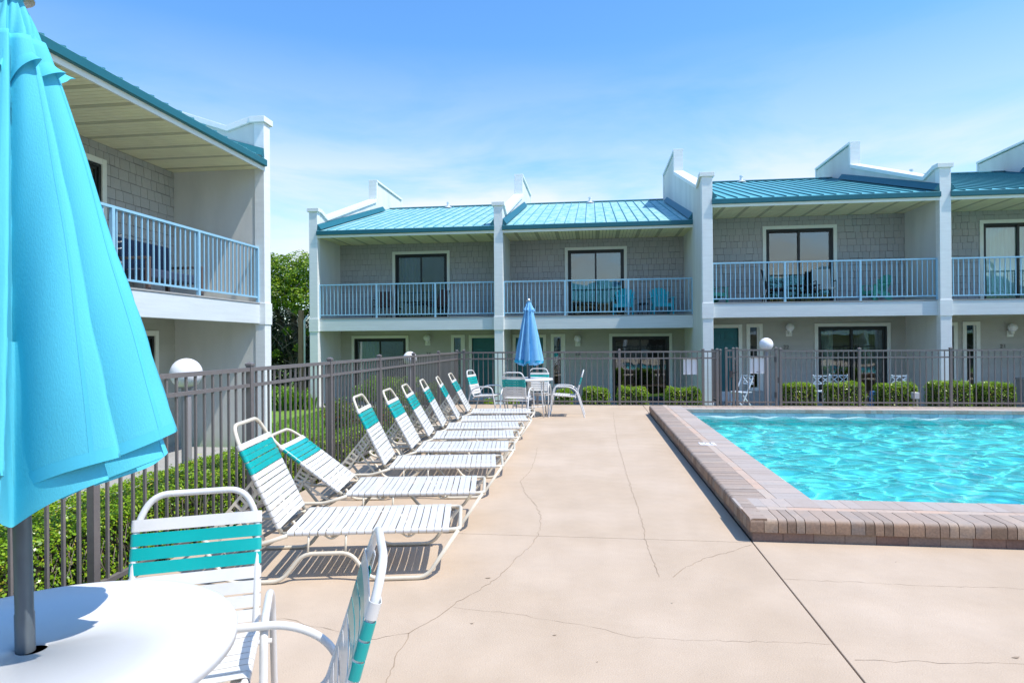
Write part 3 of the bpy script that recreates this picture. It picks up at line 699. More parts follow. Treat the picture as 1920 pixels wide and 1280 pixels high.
# wall lamps
def wall_lamp(x, y, z, label, proto=[None]):
    if proto[0] is None:
        t = thing('wall_lamp', label, 'wall lamp', (0, 0, 0), 0, 'globe wall lamps beside the doors')
        b = MB(); b.box(-.085, .085, -.02, 0, -.19, -.02); b.build('backplate', M_cream, t, bevel=.004)
        b = MB(); b.lathe([(0, 0), (.05, .0), (.058, .05), (.045, .09)], (0, -.11, -.11), 16); b.beam((0, -.01, -.13), (0, -.11, -.10), .03, .02); b.build('socket', M_cream, t, smooth=True)
        b = MB(); n_ = 14; b.lathe([(.115 * math.sin(math.pi * i / n_), -.115 * math.cos(math.pi * i / n_)) for i in range(n_ + 1)], (0, -.12, .06), 24); b.build('globe', M_globe, t, smooth='all')
        proto[0] = t; r = t
    else: r = copy_tree(proto[0])
    r.location = (x, y, z); r['label'] = label
    return r
wall_lamp(-5.42, Y1F + WY - .014, 1.52, 'globe wall lamp between a wide glass door and a narrow window, leftmost')
wall_lamp(-.46, Y1F + WY - .014, 1.46, 'globe wall lamp above the number 23')
wall_lamp(5.58, Y3F + WY - .014, 1.72, 'globe wall lamp above the hedges just right of the gate')
wall_lamp(11.38, Y3F + WY - .014, 1.66, 'globe wall lamp nearest the right edge of the photo')

# ------------------------------------------------------------------ fences
def fpost(par, x, y, h=1.215, s=.0255, z0=0):
    b = MB(); b.box(x - s, x + s, y - s, y + s, z0, h); b.add([(x - s - .006, y - s - .006, h), (x + s + .006, y - s - .006, h), (x + s + .006, y + s + .006, h), (x - s - .006, y + s + .006, h),
        (x - s - .006, y - s - .006, h + .02), (x + s + .006, y - s - .006, h + .02), (x + s + .006, y + s + .006, h + .02), (x - s - .006, y + s + .006, h + .02), (x, y, h + .038)],
        [(3, 2, 1, 0), (0, 1, 5, 4), (1, 2, 6, 5), (2, 3, 7, 6), (3, 0, 4, 7), (4, 5, 8), (5, 6, 8), (6, 7, 8), (7, 4, 8)])
    return b.build('post', M_fence, par, bevel=.002)
def fpanel(par, a, c, n_=15, top=1.20, name='picket_panel', dz=0):
    a = Vector(a); c = Vector(c); d = (c - a); L_ = d.length; ang = math.atan2(d.y, d.x)
    M = Matrix.Translation((a.x, a.y, 0)) @ Matrix.Rotation(ang, 4, 'Z'); b = MB(); e_ = .026
    b.box(e_, L_ - e_, -.0165, .0165, top - .035, top, M); b.box(e_, L_ - e_, -.0165, .0165, top - .175, top - .145, M); b.box(e_, L_ - e_, -.0165, .0165, .07 + dz, .10 + dz, M)
    for i in range(1, n_):
        x = L_ * i / n_; b.box(x - .0085, x + .0085, -.0085, .0085, .10 + dz, top - .175, M); b.box(x - .0084, x + .0084, -.0084, .0084, top - .145, top - .035, M); b.box(x - .0084, x + .0084, -.0084, .0084, .02 + dz, .07 + dz, M)
    return b.build(name, M_fence, par)
fl_ = thing('metal_fence', 'bronze picket fence running back behind the row of loungers', 'fence', (XF, 0, 0))
ysl = [-1.87, -.04, 1.785, 3.61, 5.445, 7.225, 8.99, 10.78, 12.60, YB]
for y in ysl: fpost(fl_, 0, y, z0=-.5)
for a, c in zip(ysl[:-1], ysl[1:]): fpanel(fl_, (0, a), (0, c), 16, dz=-.17)
fb = thing('metal_fence', 'bronze picket fence along the far end of the deck, left of the gate', 'fence', (0, YB, 0))
xsb = [XF + .16, -1.23, .60, 2.40, 2.70]
for x in xsb: fpost(fb, x, 0)
fpanel(fb, (XF, 0), (XF + .16, 0), 2)
for a, c in zip(xsb[:-1], xsb[1:]): fpanel(fb, (a, 0), (c, 0), 15 if c - a > 1 else 3)
fg = thing('metal_fence', 'bronze picket fence behind the pool, right of the gate', 'fence', (0, YB, 0))
xsg = [4.02, 5.62, 7.42, 9.24, 11.07, 12.9, 14.7, 16.5]
for x in xsg: fpost(fg, x, 0)
for a, c in zip(xsg[:-1], xsg[1:]): fpanel(fg, (a, 0), (c, 0), 15)
og = thing('metal_gate', 'bronze picket gate leaf standing open away from the pool', 'gate', (0, YB, 0))
fpost(og, 2.78, .05, 1.2, .02); fpost(og, 2.78, .98, 1.2, .02); fpanel(og, (2.78, .05), (2.78, .98), 8, 1.2, 'gate_leaf')
gg = thing('metal_gate', 'closed narrow bronze picket gate with a white sign behind it', 'gate', (0, YB, 0))
for x in (2.89, 3.04, 3.115, 3.93): fpost(gg, x, 0, 1.235, .023)
fpanel(gg, (2.89, 0), (3.04, 0), 2, 1.22); fpanel(gg, (3.115, 0), (3.93, 0), 7, 1.225, 'gate_leaf')
b = MB(); b.box(2.96, 3.0, -.06, -.02, .62, .76); b.beam((2.99, -.05, .70), (3.10, -.06, .74), .02, .02); b.box(3.94, 3.975, -.02, .02, .5, .62); b.build('latch', M_ink, gg)
b = MB(); b.box(3.90, 3.93, -.03, .03, .95, 1.06); b.box(3.90, 3.93, -.03, .03, .18, .30); b.build('hinge', M_ink, gg)

def sign(x0, x1, z0, z1, label, mark=False):
    t = thing('sign_board', label, 'sign', ((x0 + x1) / 2, YB + .03, z0), 0, 'white boards hung on the far fence'); w_ = (x1 - x0) / 2
    b = MB(); b.box(-w_, w_, -.003, .003, 0, z1 - z0); b.build('board', M_white, t)
    b = MB(); 
    for x in (-w_ + .03, w_ - .03): b.box(x - .004, x + .004, -.02, .004, z1 - z0 - .02, z1 - z0 + .03)
    b.build('cable_tie', M_ink, t)
    if mark: b = MB(); b.box(-.03, .03, -.0045, -.003, .025, .032); b.box(-.01, .005, -.0045, -.003, .032, .045); b.build('mark', M_ink, t)
sign(1.985, 2.29, .68, 1.03, 'blank white board tied to the fence left of the pool gate')
sign(3.40, 3.69, .70, 1.05, 'white board with a small mark behind the closed gate', True)

# ------------------------------------------------------------------ globe lamp posts
def lamp_post(x, y, z, r, zb, label, proto=[None]):
    t = thing('globe_lamp', label, 'lamp post', (x, y, zb), 0, 'white globe lamps on posts')
    h = z - zb; b = MB(); b.lathe([(.06, 0), (.06, .03), (.045, .04), (.045, h - r * .95), (.075, h - r * .93), (.08, h - r * .8), (.05, h - r * .8)], n=20); b.build('lamp_pole', M_lamppost, t, smooth=True)
    b = MB(); n_ = 20; b.lathe([(r * math.sin(math.pi * i / n_), -r * math.cos(math.pi * i / n_)) for i in range(n_ + 1)], (0, 0, h), 36); b.build('globe', M_globe, t, smooth='all')
lamp_post(-3.93, 5.80, 1.13, .148, GZ, 'white globe lamp on a taupe post above the hedge in front of the near wing')
lamp_post(-3.82, 13.15, 1.09, .145, GZ, 'white globe lamp on a post half hidden by the far corner of the left fence')
lamp_post(3.86, 14.9, 1.325, .15, -.36, 'white globe lamp on a post behind the closed pool gate')

# ------------------------------------------------------------------ strap furniture
def strap(b, P, S, Nn, s, wd, half, r, sag=.004, th=.0022):
    """vinyl strap around two parallel rails. P origin on the centre line, S unit along rails, Nn unit normal (up side); y is the width axis"""
    W_ = Vector((0, 1, 0)); R_ = r + th
    path = []
    path.append((-half + .045, -R_)); 
    for k in range(7): a = -math.pi / 2 - math.pi * k / 6; path.append((-half + R_ * math.cos(a), R_ * math.sin(a)))
    for k in range(1, 6): t = k / 6; path.append((-half + 2 * half * t, R_ - sag * math.sin(math.pi * t)))
    for k in range(7): a = math.pi / 2 - math.pi * k / 6; path.append((half + R_ * math.cos(a), R_ * math.sin(a)))
    path.append((half - .045, -R_))
    vs_ = []; k = len(path)
    for i, (y, n_) in enumerate(path):
        a = path[max(i - 1, 0)]; c = path[min(i + 1, k - 1)]; ty, tn = c[0] - a[0], c[1] - a[1]; l = math.hypot(ty, tn); oy, on = -tn / l, ty / l
        oy, on = (oy, on) if i else (oy, on)
        for sg, o_ in ((-1, 0), (1, 0), (1, th), (-1, th)):
            vs_.append(P + S * (s + sg * wd / 2) + W_ * (y + oy * o_) + Nn * (n_ + on * o_))
    fs_ = []
    for i in range(k - 1):
        for j in range(4): fs_.append((i * 4 + j, i * 4 + (j + 1) % 4, (i + 1) * 4 + (j + 1) % 4, (i + 1) * 4 + j))
    fs_ += [(3, 2, 1, 0), tuple((k - 1) * 4 + j for j in range(4))]
    b.add(vs_, fs_)

def make_lounger(ang, seed, label):
    rr = random.Random(seed)
    t = thing('chaise_lounge', label, 'lounge chair', (0, 0, 0), 0, 'strap loungers in a row along the left fence')
    r = .0125; hw = .275; SZ = .28; LEN = 1.05; BL = .70; th = R(ang)
    # seat frame with end bar
    f = MB(); pts = fillet([(0, -hw, SZ), (LEN, -hw, SZ), (LEN, hw, SZ), (0, hw, SZ)], .05)
    f.tube(pts, r); f.build('seat_frame', M_frameC, t, smooth='all')
    # rear base: rails dip and run to the back, joined by a bar
    f = MB(); pts = fillet([(.03, -hw - .026, SZ - .005), (-.13, -hw - .026, SZ - .055), (-.40, -hw - .026, SZ - .055), (-.47, -hw - .02, SZ - .01), (-.47, hw + .02, SZ - .01), (-.40, hw + .026, SZ - .055), (-.13, hw + .026, SZ - .055), (.03, hw + .026, SZ - .005)], .045)
    f.tube(pts, r); f.build('base_frame', M_frameC, t, smooth='all')
    for sg in (-1, 1):
        y = sg * (hw + .028); yo = sg * (hw + .05)
        f = MB(); pts = fillet([(LEN - .01, sg * hw, SZ - .004), (LEN - .20, yo, .013), (LEN - .53, yo, .013), (.40, y, .165), (.12, y, .165), (.0, yo, .013), (-.30, yo, .013), (-.46, y, SZ - .05)], .06)
        f.tube(pts, .0125); 
        for x in (.37, .15): f.tube([(x, y, .165), (x, sg * hw, SZ - .005)], .007, 8)
        f.build('leg_frame', M_frameC, t, smooth='all')
    f = MB()
    for x in (.28, .74): f.tube(fillet([(x, -hw, SZ - .01), (x, -hw + .06, SZ - .045), (x, hw - .06, SZ - .045), (x, hw, SZ - .01)], .03), .009, 8); f.build('cross_brace', M_frameC, t, smooth='all'); f = MB()
    for x in (.28, .74):
        for sg in (-1, 1): f = MB(); f.tube(fillet([(x - .05, sg * (hw - .015), SZ - .012), (x, sg * (hw - .015), SZ - .05), (x + .05, sg * (hw - .015), SZ - .012)], .05), .006, 6); f.build('strap_loop', M_frameC, t, smooth='all')
    # back frame
    S = Vector((-math.cos(th), 0, math.sin(th))); Nn = Vector((math.sin(th), 0, math.cos(th))); O = Vector((-.012, 0, SZ + .004))
    def B(s, y): return O + S * s + Vector((0, y, 0))
    f = MB(); pts = fillet([B(0, -hw + .004), B(BL - .13, -hw + .004), B(BL, -hw + .06), B(BL, hw - .06), B(BL - .13, hw - .004), B(0, hw - .004)], .065)
    f.tube(pts, r); f.build('back_frame', M_frameC, t, smooth='all')
    # ladder brackets that prop the back
    f = MB(); top = O + S * (BL * .52); bot = Vector((-.455, 0, SZ - .02))
    for sg in (-1, 1):
        y = sg * (hw - .035)
        a1 = top + Vector((0, y, 0)); a2 = top + Vector((0, y, 0)) - S * .07; b1 = bot + Vector((0, y, 0)); b2 = bot + Vector((.07, y, -.02))
        f.beam(a1, b1, .004, .016); f.beam(a2, b2, .004, .016)
        for k in range(1, 9):
            q = k / 9; f.beam(a1.lerp(b1, q), a2.lerp(b2, q), .0035, .016)
        m1 = a2.lerp(b2, .45); f.beam(m1, Vector((-.12, y, SZ - .045)), .004, .018); f.build('back_support', M_frameC, t); f = MB()
    f = MB(); f.tube([(-.30, -hw, .05), (-.36, -hw * .98, SZ - .06)], .006, 6); f.tube([(-.06, -hw, SZ - .04), (-.44, -hw, .02)], .0125, 8); f.tube([(-.06, hw, SZ - .04), (-.44, hw, .02)], .0125, 8); f.tube([(-.44, -hw, .02), (-.44, hw, .02)], .011, 8)
    f.build('rear_leg', M_rackdark, t, smooth='all')
    # straps
    b = MB(); s = .045; X = Vector((1, 0, 0)); Z = Vector((0, 0, 1))
    while s < LEN - .07:
        wd = .0405 * rr.uniform(.96, 1.03); strap(b, Vector((0, 0, SZ)), X, Z, s + rr.uniform(-.002, .002), wd, hw, r, rr.uniform(.002, .009)); s += .046
    b.build('seat', M_strapw, t, smooth=True)
    b = MB(); c = MB(); s = BL - .135; k = 0
    while s > .02:
        wd = .0345 * rr.uniform(.96, 1.04); strap(c if k in (1, 2, 3, 4) else b, O, S, Nn, s + rr.uniform(-.0015, .0015), wd, hw - .004, r, rr.uniform(.002, .008)); s -= .0398; k += 1
    b.build('backrest', M_strapw, t, smooth=True); c.build('teal_straps', M_strapt, t, smooth=True)
    return t
LG = [(-1.83, 3.59, 11, 65, 'white strap lounger with teal band, nearest the camera in the row by the fence'),
      (-1.85, 4.57, 9, 38, 'white strap lounger with teal band, its back reclined lower than all the others'),
      (-1.85, 5.60, 9, 64, 'white strap lounger third from the camera, just behind the low reclined one'),
      (-1.854, 6.50, 7, 62, 'white strap lounger fourth from the camera in the row by the fence'),
      (-1.90, 7.38, 8.5, 61, 'white strap lounger fifth from the camera in the row by the fence'),
      (-1.93, 8.22, 9, 63, 'white strap lounger sixth from the camera, third from the far end of its row'),
      (-1.90, 9.04, 10, 62, 'white strap lounger next to last at the far end of the row'),
      (-1.96, 10.08, 6.5, 62, 'white strap lounger at the far end of the row, nearest the far table')]
for i, (x, y, rot, ang, lab) in enumerate(LG):
    t = make_lounger(ang, 40 + i, lab); a = R(rot); t.rotation_euler = (0, 0, a); hw = .303
    t.location = (x - math.sin(a) * hw, y + math.cos(a) * hw, 0)

def make_chair():
    t = thing('patio_chair', 'chair', 'chair', (0, 0, 0), 0, 'white and teal strap chairs around the patio tables')
    r = .0115; hw = .20; SZ = .395; rr = random.Random(9)
    S = Vector((-.29, 0, 1)).normalized(); Nn = Vector((1, 0, .29)).normalized(); O = Vector((-.215, 0, SZ - .01)); BL = .505
    def B(s, y): return O + S * s + Vector((0, y, 0))
    f = MB(); f.tube(fillet([(.21, -hw, SZ + .015), (-.20, -hw, SZ - .012), B(BL - .10, -hw), B(BL, -hw + .05), B(BL, hw - .05), B(BL - .10, hw), (-.20, hw, SZ - .012), (.21, hw, SZ + .015)], .055), r, 10)
    f.build('frame', M_frameW, t, smooth='all')
    f = MB(); f.tube([(.21, -hw, SZ + .015), (.21, hw, SZ + .015)], r, 10); f.tube([(.13, -.255, SZ - .03), (.13, .255, SZ - .03)], .009, 8); f.tube([(-.20, -.255, SZ - .04), (-.20, .255, SZ - .04)], .009, 8); f.build('cross_bar', M_frameW, t, smooth='all')
    for sg in (-1, 1):
        y = sg * .255; f = MB(); f.tube(fillet([(.30, y, .006), (.205, y, .53), (.15, y, .575), (-.10, y, .57), (-.22, y, .50), (-.37, y, .006)], .10, 8), .0125, 10)
        f.lathe([(.015, 0), (.015, .02)], (.301, y, 0), 10); f.lathe([(.015, 0), (.015, .02)], (-.368, y, 0), 10)
        f.build('arm_and_legs', M_frameW, t, smooth=True)
    b = MB(); s = 0.025
    P = Vector((-.20, 0, SZ - .012)); X = Vector((.41, 0, .027)).normalized(); Z = Vector((-.027, 0, .41)).normalized()
    while s < .39: strap(b, P, X, Z, s, .043 * rr.uniform(.97, 1.03), hw, r, rr.uniform(.004, .01)); s += .0485
    b.build('seat', M_strapw, t, smooth=True)
    b = MB(); c = MB(); s = BL - .105; k = 0
    while s > .015: strap(c if k in (1, 2, 3) else b, O, S, Nn, s, .0415 * rr.uniform(.98, 1.02), hw, r, rr.uniform(.003, .009)); s -= .0485; k += 1
    b.build('backrest', M_strapw, t, smooth=True); c.build('teal_straps', M_strapt, t, smooth=True)
    return t
ch0 = make_chair()
CH = [(-1.288, 1.87, -65.4, 'white and teal strap chair across the near table, its back toward the hedge'),
      (-.905, 1.555, 201.5, 'white and teal strap chair seen edge on at the right of the near table'),
      (-1.37, 11.72, 84, 'strap chair at the far table with its back to the camera'),
      (-1.10, 12.72, -92, 'strap chair behind the far table, facing the camera'),
      (-2.02, 12.20, -12, 'strap chair on the left side of the far table, facing right'),
      (-.52, 12.30, 180, 'strap chair right of the far table, in profile facing left')]
for i, (x, y, a, lab) in enumerate(CH):
    c = ch0 if i == 0 else copy_tree(ch0); c.location = (x, y, 0); c.rotation_euler = (0, 0, R(a)); c['label'] = lab

def make_table(x, y, r, label):
    t = thing('patio_table', label, 'table', (x, y, 0)); z = .72
    b = MB(); prof = [(.031, z - .006), (.031, z), (r - .05, z + .001), (r - .018, z + .003), (r - .006, z - .001), (r, z - .012), (r - .002, z - .034), (r - .012, z - .036), (r - .02, z - .015), (.035, z - .012), (.031, z - .006)]
    b.lathe(prof, n=96); b.build('table_top', M_table, t, smooth='all')
    b = MB(); b.lathe([(.035, z - .02), (.035, .16)], n=16); ring = [(.30 * math.cos(2 * math.pi * i / 32), .30 * math.sin(2 * math.pi * i / 32), .20) for i in range(32)]; b.tube(ring, .009, 8, closed=True); b.build('centre_post', M_frameW, t, smooth=True)
    for k in range(4):
        a = R(45 + 90 * k); d = Vector((math.cos(a), math.sin(a), 0)); b = MB()
        b.tube(fillet([d * .12 + Vector((0, 0, z - .025)), d * (r - .09) + Vector((0, 0, z - .03)), d * (r - .10) + Vector((0, 0, z - .2)), d * (r - .03) + Vector((0, 0, .005))], .08), .0125, 8); b.build('leg', M_frameW, t, smooth='all')
    return t
TX, TY = -1.272, 1.312
make_table(TX, TY, .432, 'round white table with a grey parasol pole through it, closest to the camera')
FX, FY = -1.20, 12.22
make_table(FX, FY, .455, 'round white table under the folded sky blue parasol at the far end')

def umbrella(x, y, topz, hem, rtop, rhem, vent_z, vent_r, m, label, tilt=(0, 0), phase=.0, n_pan=8, amp=.32, droop=.05, basez=0, edging=None, hemtilt=0., seam=None, pole_r=.0235, twist=.10, bulge=0.0, tipdir=None):
    t = thing('parasol', label, 'umbrella', (x, y, basez)); t.rotation_euler = (tilt[0], tilt[1], 0)
    b = MB(); b.lathe([(pole_r, .02 if basez == 0 else 0), (pole_r, .74 + .06), (pole_r * .93, .74 + .065), (pole_r * .93, topz - .06)], n=24); b.build('pole', M_pole, t, smooth=True)
    b = MB(); b.lathe([(.0, topz + .035), (.018, topz + .03), (.03, topz + .012), (.028, topz), (.05, topz - .008), (.05, topz - .016), (.0, topz - .02)][::-1], n=20); b.build('finial', M_chrome, t, smooth=True)
    if basez == 0:
        b = MB(); b.lathe([(.0, 0), (.24, 0), (.24, .04), (.20, .065), (.05, .08), (.035, .30), (pole_r, .30)], n=40); b.build('weighted_base', M_pole, t, smooth=True)
    g = np.random.default_rng(3)
    wr = [(g.random() * 6.28, g.integers(3, 22), g.random() * 18 + 4, g.random()) for _ in range(14)]
    def fold(u):
        f_ = u - math.floor(u)
        if f_ < .84: g_ = f_ / .84; return .3 * g_ + .7 * (g_ ** 1.25 * (1 - .25 * g_ ** 6) / .75 if g_ < 1 else 1) * .93 if False else min(1., .25 * g_ + .75 * math.sin(math.pi / 2 * g_) ** 1.5)
        return .5 + .5 * math.cos(math.pi * (f_ - .84) / .16)
    def surf(nt_, ns, r0, r1, z0, z1, A0, A1, hemdrop, layer=0, flare=0.):
        V = np.zeros((ns + 1, nt_, 3))
        for i in range(ns + 1):
            s = i / ns; Rr = r0 + (r1 - r0) * (s ** .92) + bulge * math.sin(math.pi * s) + flare * max(0, s - .7) ** 2
            A = A0 + (A1 - A0) * s
            for j in range(nt_):
                th = 2 * math.pi * j / nt_; u = n_pan * th / (2 * math.pi) + phase + twist * s * n_pan * .5 + .16 * math.sin(2 * th + 1) + .10 * math.sin(3 * th + .5)
                p = fold(u); jit = .12 * math.sin(3 * th + 1.3) + .08 * math.sin(5 * th + layer)
                rr_ = Rr * (1 - A * (1 - p)) * (1 + .10 * jit * s)
                wri = sum(am * math.sin(k * th + ph + fq * s) for ph, k, fq, am in wr) * .0016 * (.3 + s)
                shift = .36 * A * p ** 3   # lets each pleat overhang the next
                tt = th + shift * .6
                z = z0 + (z1 - z0) * s - hemdrop * (1 - p) * s ** 3 + .012 * math.sin(4 * th + layer) * s ** 3 + hemtilt * math.cos(th - .5) * s ** 4
                rad = rr_ + wri
                V[i, j] = (rad * math.cos(tt), rad * math.sin(tt), z)
        idx = np.arange((ns + 1) * nt_).reshape(ns + 1, nt_); nxt = np.roll(idx, -1, 1)
        F = np.stack([idx[:-1], nxt[:-1], nxt[1:], idx[1:]], -1).reshape(-1, 4)
        return V, F
    V, F = surf(396, 72, rtop, rhem, vent_z + .10, hem, .30, amp + .1, droop)
    co = np_mesh('canopy', V, F, m, t, smooth=True); md = co.modifiers.new('thick', 'SOLIDIFY'); md.thickness = .0015
    def ribbon(name, cols, rows, off, closed):
        Vn = np.cross(np.roll(V, -1, 1) - V, np.gradient(V, axis=0)); Vn /= np.linalg.norm(Vn, axis=2)[:, :, None] + 1e-9
        ctr = V.copy(); ctr[:, :, 2] = 0; sg = np.sign((Vn * ctr).sum(2)).mean(); Vo = V + Vn * off * (1 if sg > 0 else -1); pts = []; fs_ = []
        for c_ in cols:
            b0 = len(pts)
            for q, i in enumerate(rows):
                for j in c_(i):
                    j0 = int(math.floor(j)); fr = j - j0; n__ = V.shape[1]; pts.append(Vo[i, j0 % n__] * (1 - fr) + Vo[i, (j0 + 1) % n__] * fr)
            w_ = len(list(c_(rows[0])))
            for q in range(len(rows) - 1):
                for r_ in range(w_ - 1): a_ = b0 + q * w_ + r_; fs_.append((a_, a_ + 1, a_ + w_ + 1, a_ + w_))
        np_mesh(name, np.array(pts), np.array(fs_), m2, co, smooth=True)
    m2 = seam or m; nt_, ns = 396, 72
    def ridge(k):
        th = 2 * math.pi * k / n_pan
        for _ in range(30):
            th = (k + .74 - phase - .16 * math.sin(2 * th + 1) - .10 * math.sin(3 * th + .5)) / n_pan * 2 * math.pi
        return lambda i: (lambda j0: (j0 - .45, j0 + .45))(nt_ * (th / (2 * math.pi) - twist * (i / ns) * .5))
    ribbon('panel_seam', [ridge(k) for k in range(n_pan)], list(range(4, ns + 1)), .0022, False)
    ribbon('hem', [lambda i: range(0, nt_ + 1)], [ns - 2, ns - 1, ns], .0020, True)
    V, F = surf(240, 12, rtop * 1.6, rhem * .93, vent_z - .25, hem - .06, .3, .5, droop * .8, layer=2)
    lo = np_mesh('inner_folds', V[6:], F[:len(F) // 2], m, co, smooth=True)
    V, F = surf(216, 20, .022, vent_r * 1.04, topz - .004, vent_z, .12, .45, .045, layer=4, flare=vent_r * 2.6)
    ve = np_mesh('vent_cap', V, F, m, co, smooth=True)
    if edging is not None:
        e_ = MB(); V, F = surf(144, 1, rhem, rhem * 1.01, hem + .012, hem - .035, amp + .1, amp + .1, droop); Vb = V; 
        np_mesh('edging', V, F, edging, co, smooth=True)
    # ribs gathered round the pole
    for k in range(n_pan):
        a = 2 * math.pi * k / n_pan; b = MB(); b.tube([(rtop * .3 * math.cos(a), rtop * .3 * math.sin(a), topz - .12), (rhem * .3 * math.cos(a), rhem * .3 * math.sin(a), hem + .06)], .005, 6); b.build('rib', M_pole, t)
    return t
umbrella(TX, TY, 2.225, 1.155, .075, .338, 2.005, .098, M_fab1, 'large folded aqua parasol filling the left edge of the view', tilt=(0, R(-1.3)), phase=.30, droop=.075, twist=.04, amp=.55, pole_r=.0195, n_pan=9, hemtilt=.045, seam=mat('aqua_seam_tape', (.07, .50, .67), .8))
umbrella(FX, FY, 2.215, 1.065, .055, .285, 2.03, .098, M_fab2, 'folded sky blue parasol standing over the far round table', phase=.1, n_pan=9, amp=.68, droop=.05, edging=M_trimfab, twist=.02)

# ------------------------------------------------------------------ balcony and patio furniture
def adirondack(m, x, y, z, a, label, sc_=1., group='turquoise chairs on the middle balcony'):
    t = thing('adirondack_chair', label, 'chair', (x, y, z), R(a), group); s = sc_
    b = MB()
    for k in range(5):
        x0 = .22 - k * .105; b.box((x0 - .095) * s, x0 * s, -.25 * s, .25 * s, (.36 - (4 - (4 - k)) * .012 - .02) * s, (.36 - k * .012) * s)
    b.build('seat', m, t, bevel=.004)
    b = MB(); th = R(68)
    for k in range(7):
        u = (k - 3) / 3; h = .62 - .13 * u * u; y0 = u * .19; y1 = u * .27; w0, w1 = .028, .037
        p0 = Vector((-.20, y0, .30)); p1 = Vector((-.20 - h * math.cos(th), y1, .30 + h * math.sin(th))); n_ = Vector((math.sin(th), 0, math.cos(th))) * .012
        b.add([(p0 + Vector((0, -w0, 0))) * s, (p0 + Vector((0, w0, 0))) * s, (p1 + Vector((0, w1, 0))) * s, (p1 + Vector((0, 0, .03))) * s, (p1 + Vector((0, -w1, 0))) * s] +
              [(p0 + Vector((0, -w0, 0)) - n_) * s, (p0 + Vector((0, w0, 0)) - n_) * s, (p1 + Vector((0, w1, 0)) - n_) * s, (p1 + Vector((0, 0, .03)) - n_) * s, (p1 + Vector((0, -w1, 0)) - n_) * s],
              [(0, 1, 2, 3, 4), (9, 8, 7, 6, 5), (0, 5, 6, 1), (1, 6, 7, 2), (2, 7, 8, 3), (3, 8, 9, 4), (4, 9, 5, 0)])
    b.box(-.35 * s, -.32 * s, -.24 * s, .24 * s, .62 * s, .67 * s); b.build('backrest', m, t)
    for sg in (-1, 1):
        b = MB(); b.box(-.36 * s, .28 * s, (sg * .31 - .05) * s, (sg * .31 + .05) * s, .53 * s, .55 * s); b.build('armrest', m, t, bevel=.006)
        b = MB(); b.prism([(.25, 0), (.33, 0), (.29, .53), (.17, .53), (.17, .37)], (sg * .29 - .015), (sg * .29 + .015), 'y'); b.v = [(p[0] * s, p[1] * s, p[2] * s) for p in b.v]; b.build('front_leg', m, t)
        b = MB(); b.prism([(-.42, 0), (-.34, 0), (.22, .30), (.22, .37), (-.30, .28)], (sg * .27 - .012), (sg * .27 + .012), 'y'); b.v = [(p[0] * s, p[1] * s, p[2] * s) for p in b.v]; b.build('rear_leg', m, t)
    b = MB(); b.box(.20 * s, .225 * s, -.29 * s, .29 * s, .26 * s, .37 * s); b.build('apron', m, t)
    return t
BZ = 2.197
adirondack(M_adir, .98, Y1F + 1.05, BZ, -98, 'turquoise slatted chair on the middle balcony, in front of the glass door edge')
adirondack(M_adir, 2.12, Y1F + 1.05, BZ, -84, 'turquoise slatted chair on the middle balcony, nearest the projecting white wall')
t = thing('side_table', 'small dark table between the two turquoise balcony chairs', 'table', (1.56, Y1F + 1.2, BZ)); b = MB(); b.lathe([(0, .40), (.17, .40), (.18, .37), (.17, .35), (0, .35)][::-1], n=20); b.build('top', M_black, t, smooth=True)
for k in range(3): b = MB(); a = R(120 * k + 20); b.tube([(.12 * math.cos(a), .12 * math.sin(a), .36), (.17 * math.cos(a), .17 * math.sin(a), 0)], .012, 6); b.build('leg', M_black, t)
ZB3 = BZ + DZ
adirondack(M_green, 7.55, Y3F + 1.0, ZB3, 200, 'mint green slatted chair on the balcony right of the tall beige chair', .85, 'mint green balcony chairs')
adirondack(M_green, 3.35, Y3F + .95, ZB3, -60, 'mint green slatted chair at the left end of the balcony above the gate', .85, 'mint green balcony chairs')

def side_chair(x, y, z, a, mfr, mseat, label, h=.92, w_=.46):
    t = thing('armchair', label, 'chair', (x, y, z), R(a), 'armchairs and dining chairs on the balconies'); hw = w_ / 2
    b = MB(); b.box(-.22, .22, -hw + .02, hw - .02, .38, .43); b.build('seat', mseat, t, bevel=.01)
    b = MB(); b.add([(-.22, -hw + .02, .43), (-.22, hw - .02, .43), (-.33, hw - .02, h), (-.33, -hw + .02, h), (-.25, -hw + .02, .43), (-.25, hw - .02, .43), (-.36, hw - .02, h), (-.36, -hw + .02, h)],
                     [(0, 1, 2, 3), (7, 6, 5, 4), (0, 4, 5, 1), (1, 5, 6, 2), (2, 6, 7, 3), (3, 7, 4, 0)]); b.build('backrest', mseat, t)
    for sg in (-1, 1):
        b = MB(); b.tube(fillet([(.24, sg * hw, 0), (.20, sg * hw, .62), (-.26, sg * hw, .60)], .06), .012, 8); b.tube([(-.34, sg * hw, 0), (-.24, sg * hw, .42), (-.35, sg * hw, h)], .012, 8); b.build('side_frame', mfr, t, smooth='all')
    return t
side_chair(-6.80, Y1F + 1.25, BZ, -88, M_black, M_sling, 'dark sling chair on the left balcony, left of its glass door')
side_chair(-4.95, Y1F + 1.2, BZ, 150, M_black, M_sling, 'dark sling chair on the left balcony, at the right side of its glass door', .9)
side_chair(6.35, Y3F + 1.25, ZB3, -95, M_black, M_beige, 'tall beige backed chair on the balcony right of the reflecting glass door', .98, .5)
side_chair(5.05, Y3F + 1.2, ZB3, -20, M_black, M_black, 'black chair on the balcony in front of the reflecting glass door', .95, .48)
